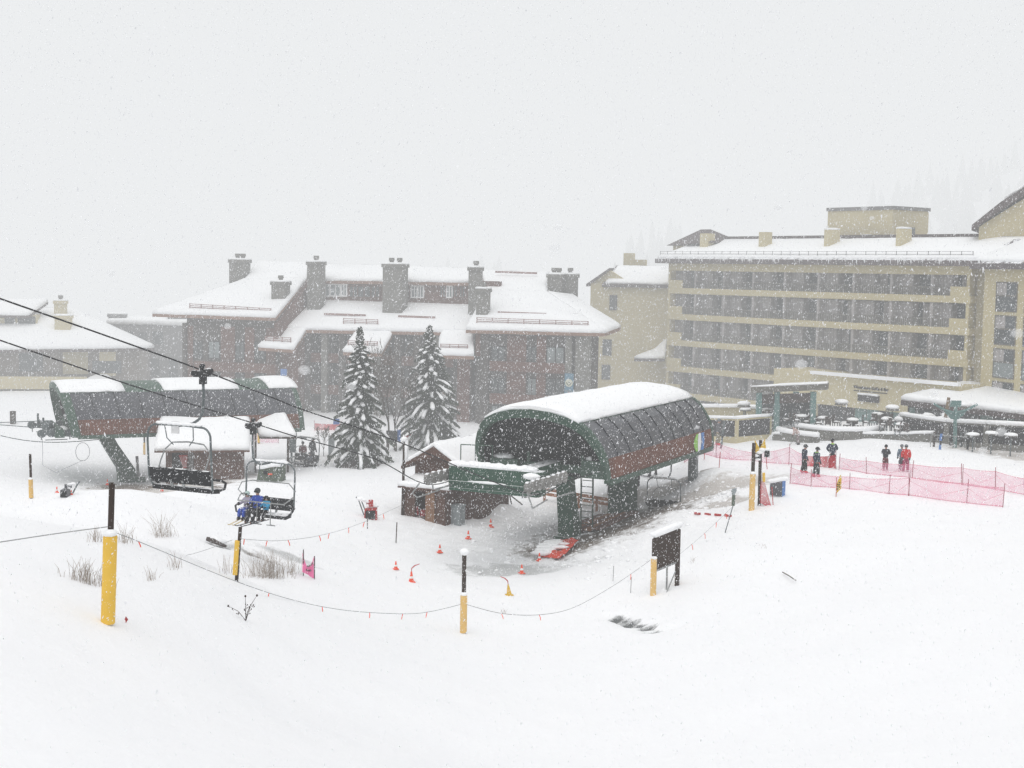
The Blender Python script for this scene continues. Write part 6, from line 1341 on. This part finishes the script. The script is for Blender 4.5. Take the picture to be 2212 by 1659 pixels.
for i in range(900):
    a = rn.random()*6.28; f = rn.random()**.5; p = onto(c+V((math.cos(a)*f*44*k, math.sin(a)*f*1.5, 0)),-.05); e = p+V((rn.uniform(-.35,.35),rn.uniform(-.3,.3),(.45+.35*rn.random())*(1-f*f*.6))); mb.tube([p,e],.016,3,.006,cap=False)
mb.build('foliage', M['bush'], r)
# dry grass tufts poking through the snow
def tuft(label, cx, cy, hx, n, hpx, lean=.25, seed=1, cy2=None, hy=4):
    rn = random.Random(seed); g0 = G(cx,cy); r = thing('grass_tuft', g0, label, 'dry grass', 'dry grass tufts in the snow'); mb = MB()
    for i in range(int(n*.75)):
        u = rn.gauss(0,.42); g = G(cx+u*hx, cy+rn.uniform(-hy,hy)+(0 if cy2 is None else (cy2-cy)*u)); h = 1.2*hpx*pm(g,1)*rn.uniform(.3,1.0)*(1-.4*min(1,abs(u))); a = rn.gauss(0,lean); b = rn.gauss(0,lean)
        mb.tube([g-V((0,0,.05)), g+V((a*h*.35,b*h*.35,h*.55)), g+V((a*h,b*h,h))],[.009,.007,.003],3,cap=False)
    mb.build('blades', M['grass'], r); return r
tuft('dry grass tuft behind the left side of the tallest yellow post',205,1166,26,36,30,.3,1)
tuft('dry grass tuft just right of the tallest yellow post',272,1172,24,40,40,.3,2)
tuft('tall sparse dry grass clump right of the rope from the tallest post',352,1160,36,70,52,.3,3)
tuft('wide dry grass patch left of the tallest yellow post',185,1255,62,110,46,.3,4,1272,5)
tuft('small upright grass tuft below the sparse clump',378,1230,18,26,36,.25,5)
tuft('short grass tuft left of the small upright one',325,1252,14,20,30,.3,6)
tuft('dense brown grass bush right of the amber padded post',575,1248,58,230,58,.28,7)
tuft('grass clump trailing towards the pink flag',625,1238,34,50,40,.25,8)
tuft('thin grass left of the amber padded post',490,1240,24,26,40,.3,9)
g = G(531,1341); k = pm(g,1); r = thing('dry_weed', g, 'single dry weed with three seed stems in the left foreground', 'weed')
mb = MB(); rn = random.Random(8)
for a,h in ((-38,32),(-1,54),(24,56),(8,30)):
    e = g+V((a*k,0,h*k)); m_ = g.lerp(e,.55)+V((-a*.12*k,0,3*k)); mb.tube([g,m_,e],[.012,.010,.005],4); mb.ball(e,.035,(1,1,1.2),6,4)
    for j in range(5): t = .4+.55*rn.random(); p = g.lerp(e,t)+V((rn.uniform(-.08,.08),0,.02)); mb.tube([g.lerp(e,t-.06),p],.006,3); mb.ball(p,.022,(1,1,1),5,4)
mb.build('stems', M['post_wood'], r)
for i,(x,y) in enumerate(((1650,1183),(1085,1322),(1495,1214))):
    tuft(['few dry stalks on the open snow right of the trail board','dry stalks under the rope right of the centre post','tiny stalks right of the trail board feet'][i],x,y,10,12,10,.6,20+i)
# woods on the hill, dissolving in cloud
mb = MB(); rn = random.Random(6)
def fir(p, h):
    for q in range(4):
        z0 = h*(.12+.2*q); R_2 = h*.2*(1-.2*q); n = 7; b0 = [p+V((math.cos(6.283*i/n)*R_2*rn.uniform(.8,1.2), math.sin(6.283*i/n)*R_2, z0-h*.04*rn.random())) for i in range(n)]; mb.add(b0+[p+V((0,0,min(h,z0+h*.36)))],[(i,(i+1)%n,n) for i in range(n)])
for x0,x1,y0,y1,n,hh in ((1330,1470,500,505,60,8),(1880,2250,470,490,170,8),(960,1080,525,530,20,6)):
    for i in range(n):
        x = rn.uniform(x0,x1); D = rn.uniform(268,330); p = W(x, 500, D); p = onto(p,-1); fir(p, hh*rn.uniform(.6,1.2))
wd_ = mb.build('hillside_woods', M['needle']); tag(wd_, 'faint dark firs on the hill fading into cloud above the hotel', 'woods', kind='stuff')
# ---------------------------------------------------------------- falling snow
fr2 = np.random.default_rng(21); VS = []
hx_ = np.linspace(-80,90,171); hy_ = np.linspace(0,200,201); HG = H0(*np.meshgrid(hx_,hy_))
def flakes(n, d0, d1, s0, s1, pw):
    D = (d0**pw+(d1**pw-d0**pw)*fr2.random(n))**(1/pw); x = fr2.uniform(-.43,.43,n)*D; y = fr2.uniform(-.31,.31,n)*D
    c = np.array(CAM)+np.outer(D,F_)+np.outer(x,R_)+np.outer(y,U_)
    i = np.clip(np.round(c[:,1]).astype(int),0,200); j = np.clip(np.round(c[:,0]+80).astype(int),0,170); c = c[c[:,2] > HG[i,j]+.05]; n = len(c)
    s = (s0+(s1-s0)*fr2.random(n)**2.5)[:,None]; u = lambda a: a/np.linalg.norm(a,axis=1,keepdims=True)
    d = u(np.stack([fr2.normal(.25,.4,n), fr2.normal(0,.3,n), fr2.normal(1,.35,n)],1)); q = u(fr2.normal(size=(n,3))); a = u(np.cross(d,q)); b = np.cross(a,d)
    L = s*fr2.uniform(.6,1.7,(n,1)); w_ = s*fr2.uniform(.35,.65,(n,1)); k = b*s*fr2.uniform(-.4,.4,(n,1))
    VS.append(np.stack([c-d*L*.5, c+a*w_*.5+k, c-a*w_*.5+k+d*L*.1, c+d*L*.5+b*w_*.3],1).reshape(-1,3))
for q in NF: flakes(*q)
VS = np.vstack(VS); nF = len(VS)//4; b0 = (np.arange(nF)*4)[:,None,None]
me = bpy.data.meshes.new('falling_snow'); FI = (b0+np.array([[0,1,2],[1,3,2]])[None]).reshape(-1).astype(np.int32)
me.vertices.add(len(VS)); me.vertices.foreach_set('co', VS.reshape(-1).astype(np.float32)); me.loops.add(len(FI)); me.loops.foreach_set('vertex_index', FI); me.polygons.add(len(FI)//3); me.polygons.foreach_set('loop_start', np.arange(0,len(FI),3,dtype=np.int32)); me.update(calc_edges=True); me.validate(); me.materials.append(M['flake'])
fl = bpy.data.objects.new('falling_snow', me); COL.objects.link(fl); tag(fl, 'snowflakes falling thickly through the whole scene', 'snowfall', kind='stuff')
mb = MB(); rn = random.Random(17)
for i in range(20):
    D = rn.uniform(5,11); c = CAM+F_*D+R_*rn.uniform(-.4,.4)*D+U_*rn.uniform(-.05,.13)*D; mb.ball(c, D*rn.uniform(.0016,.0042), (1.15,1,rn.uniform(.8,1)), 14, 10, 0)
fb = mb.build('drifting_snow_clumps', M['fluffy'], smooth=True); tag(fb, 'soft blurred snow clumps drifting close to the viewer', 'snowfall', kind='stuff')
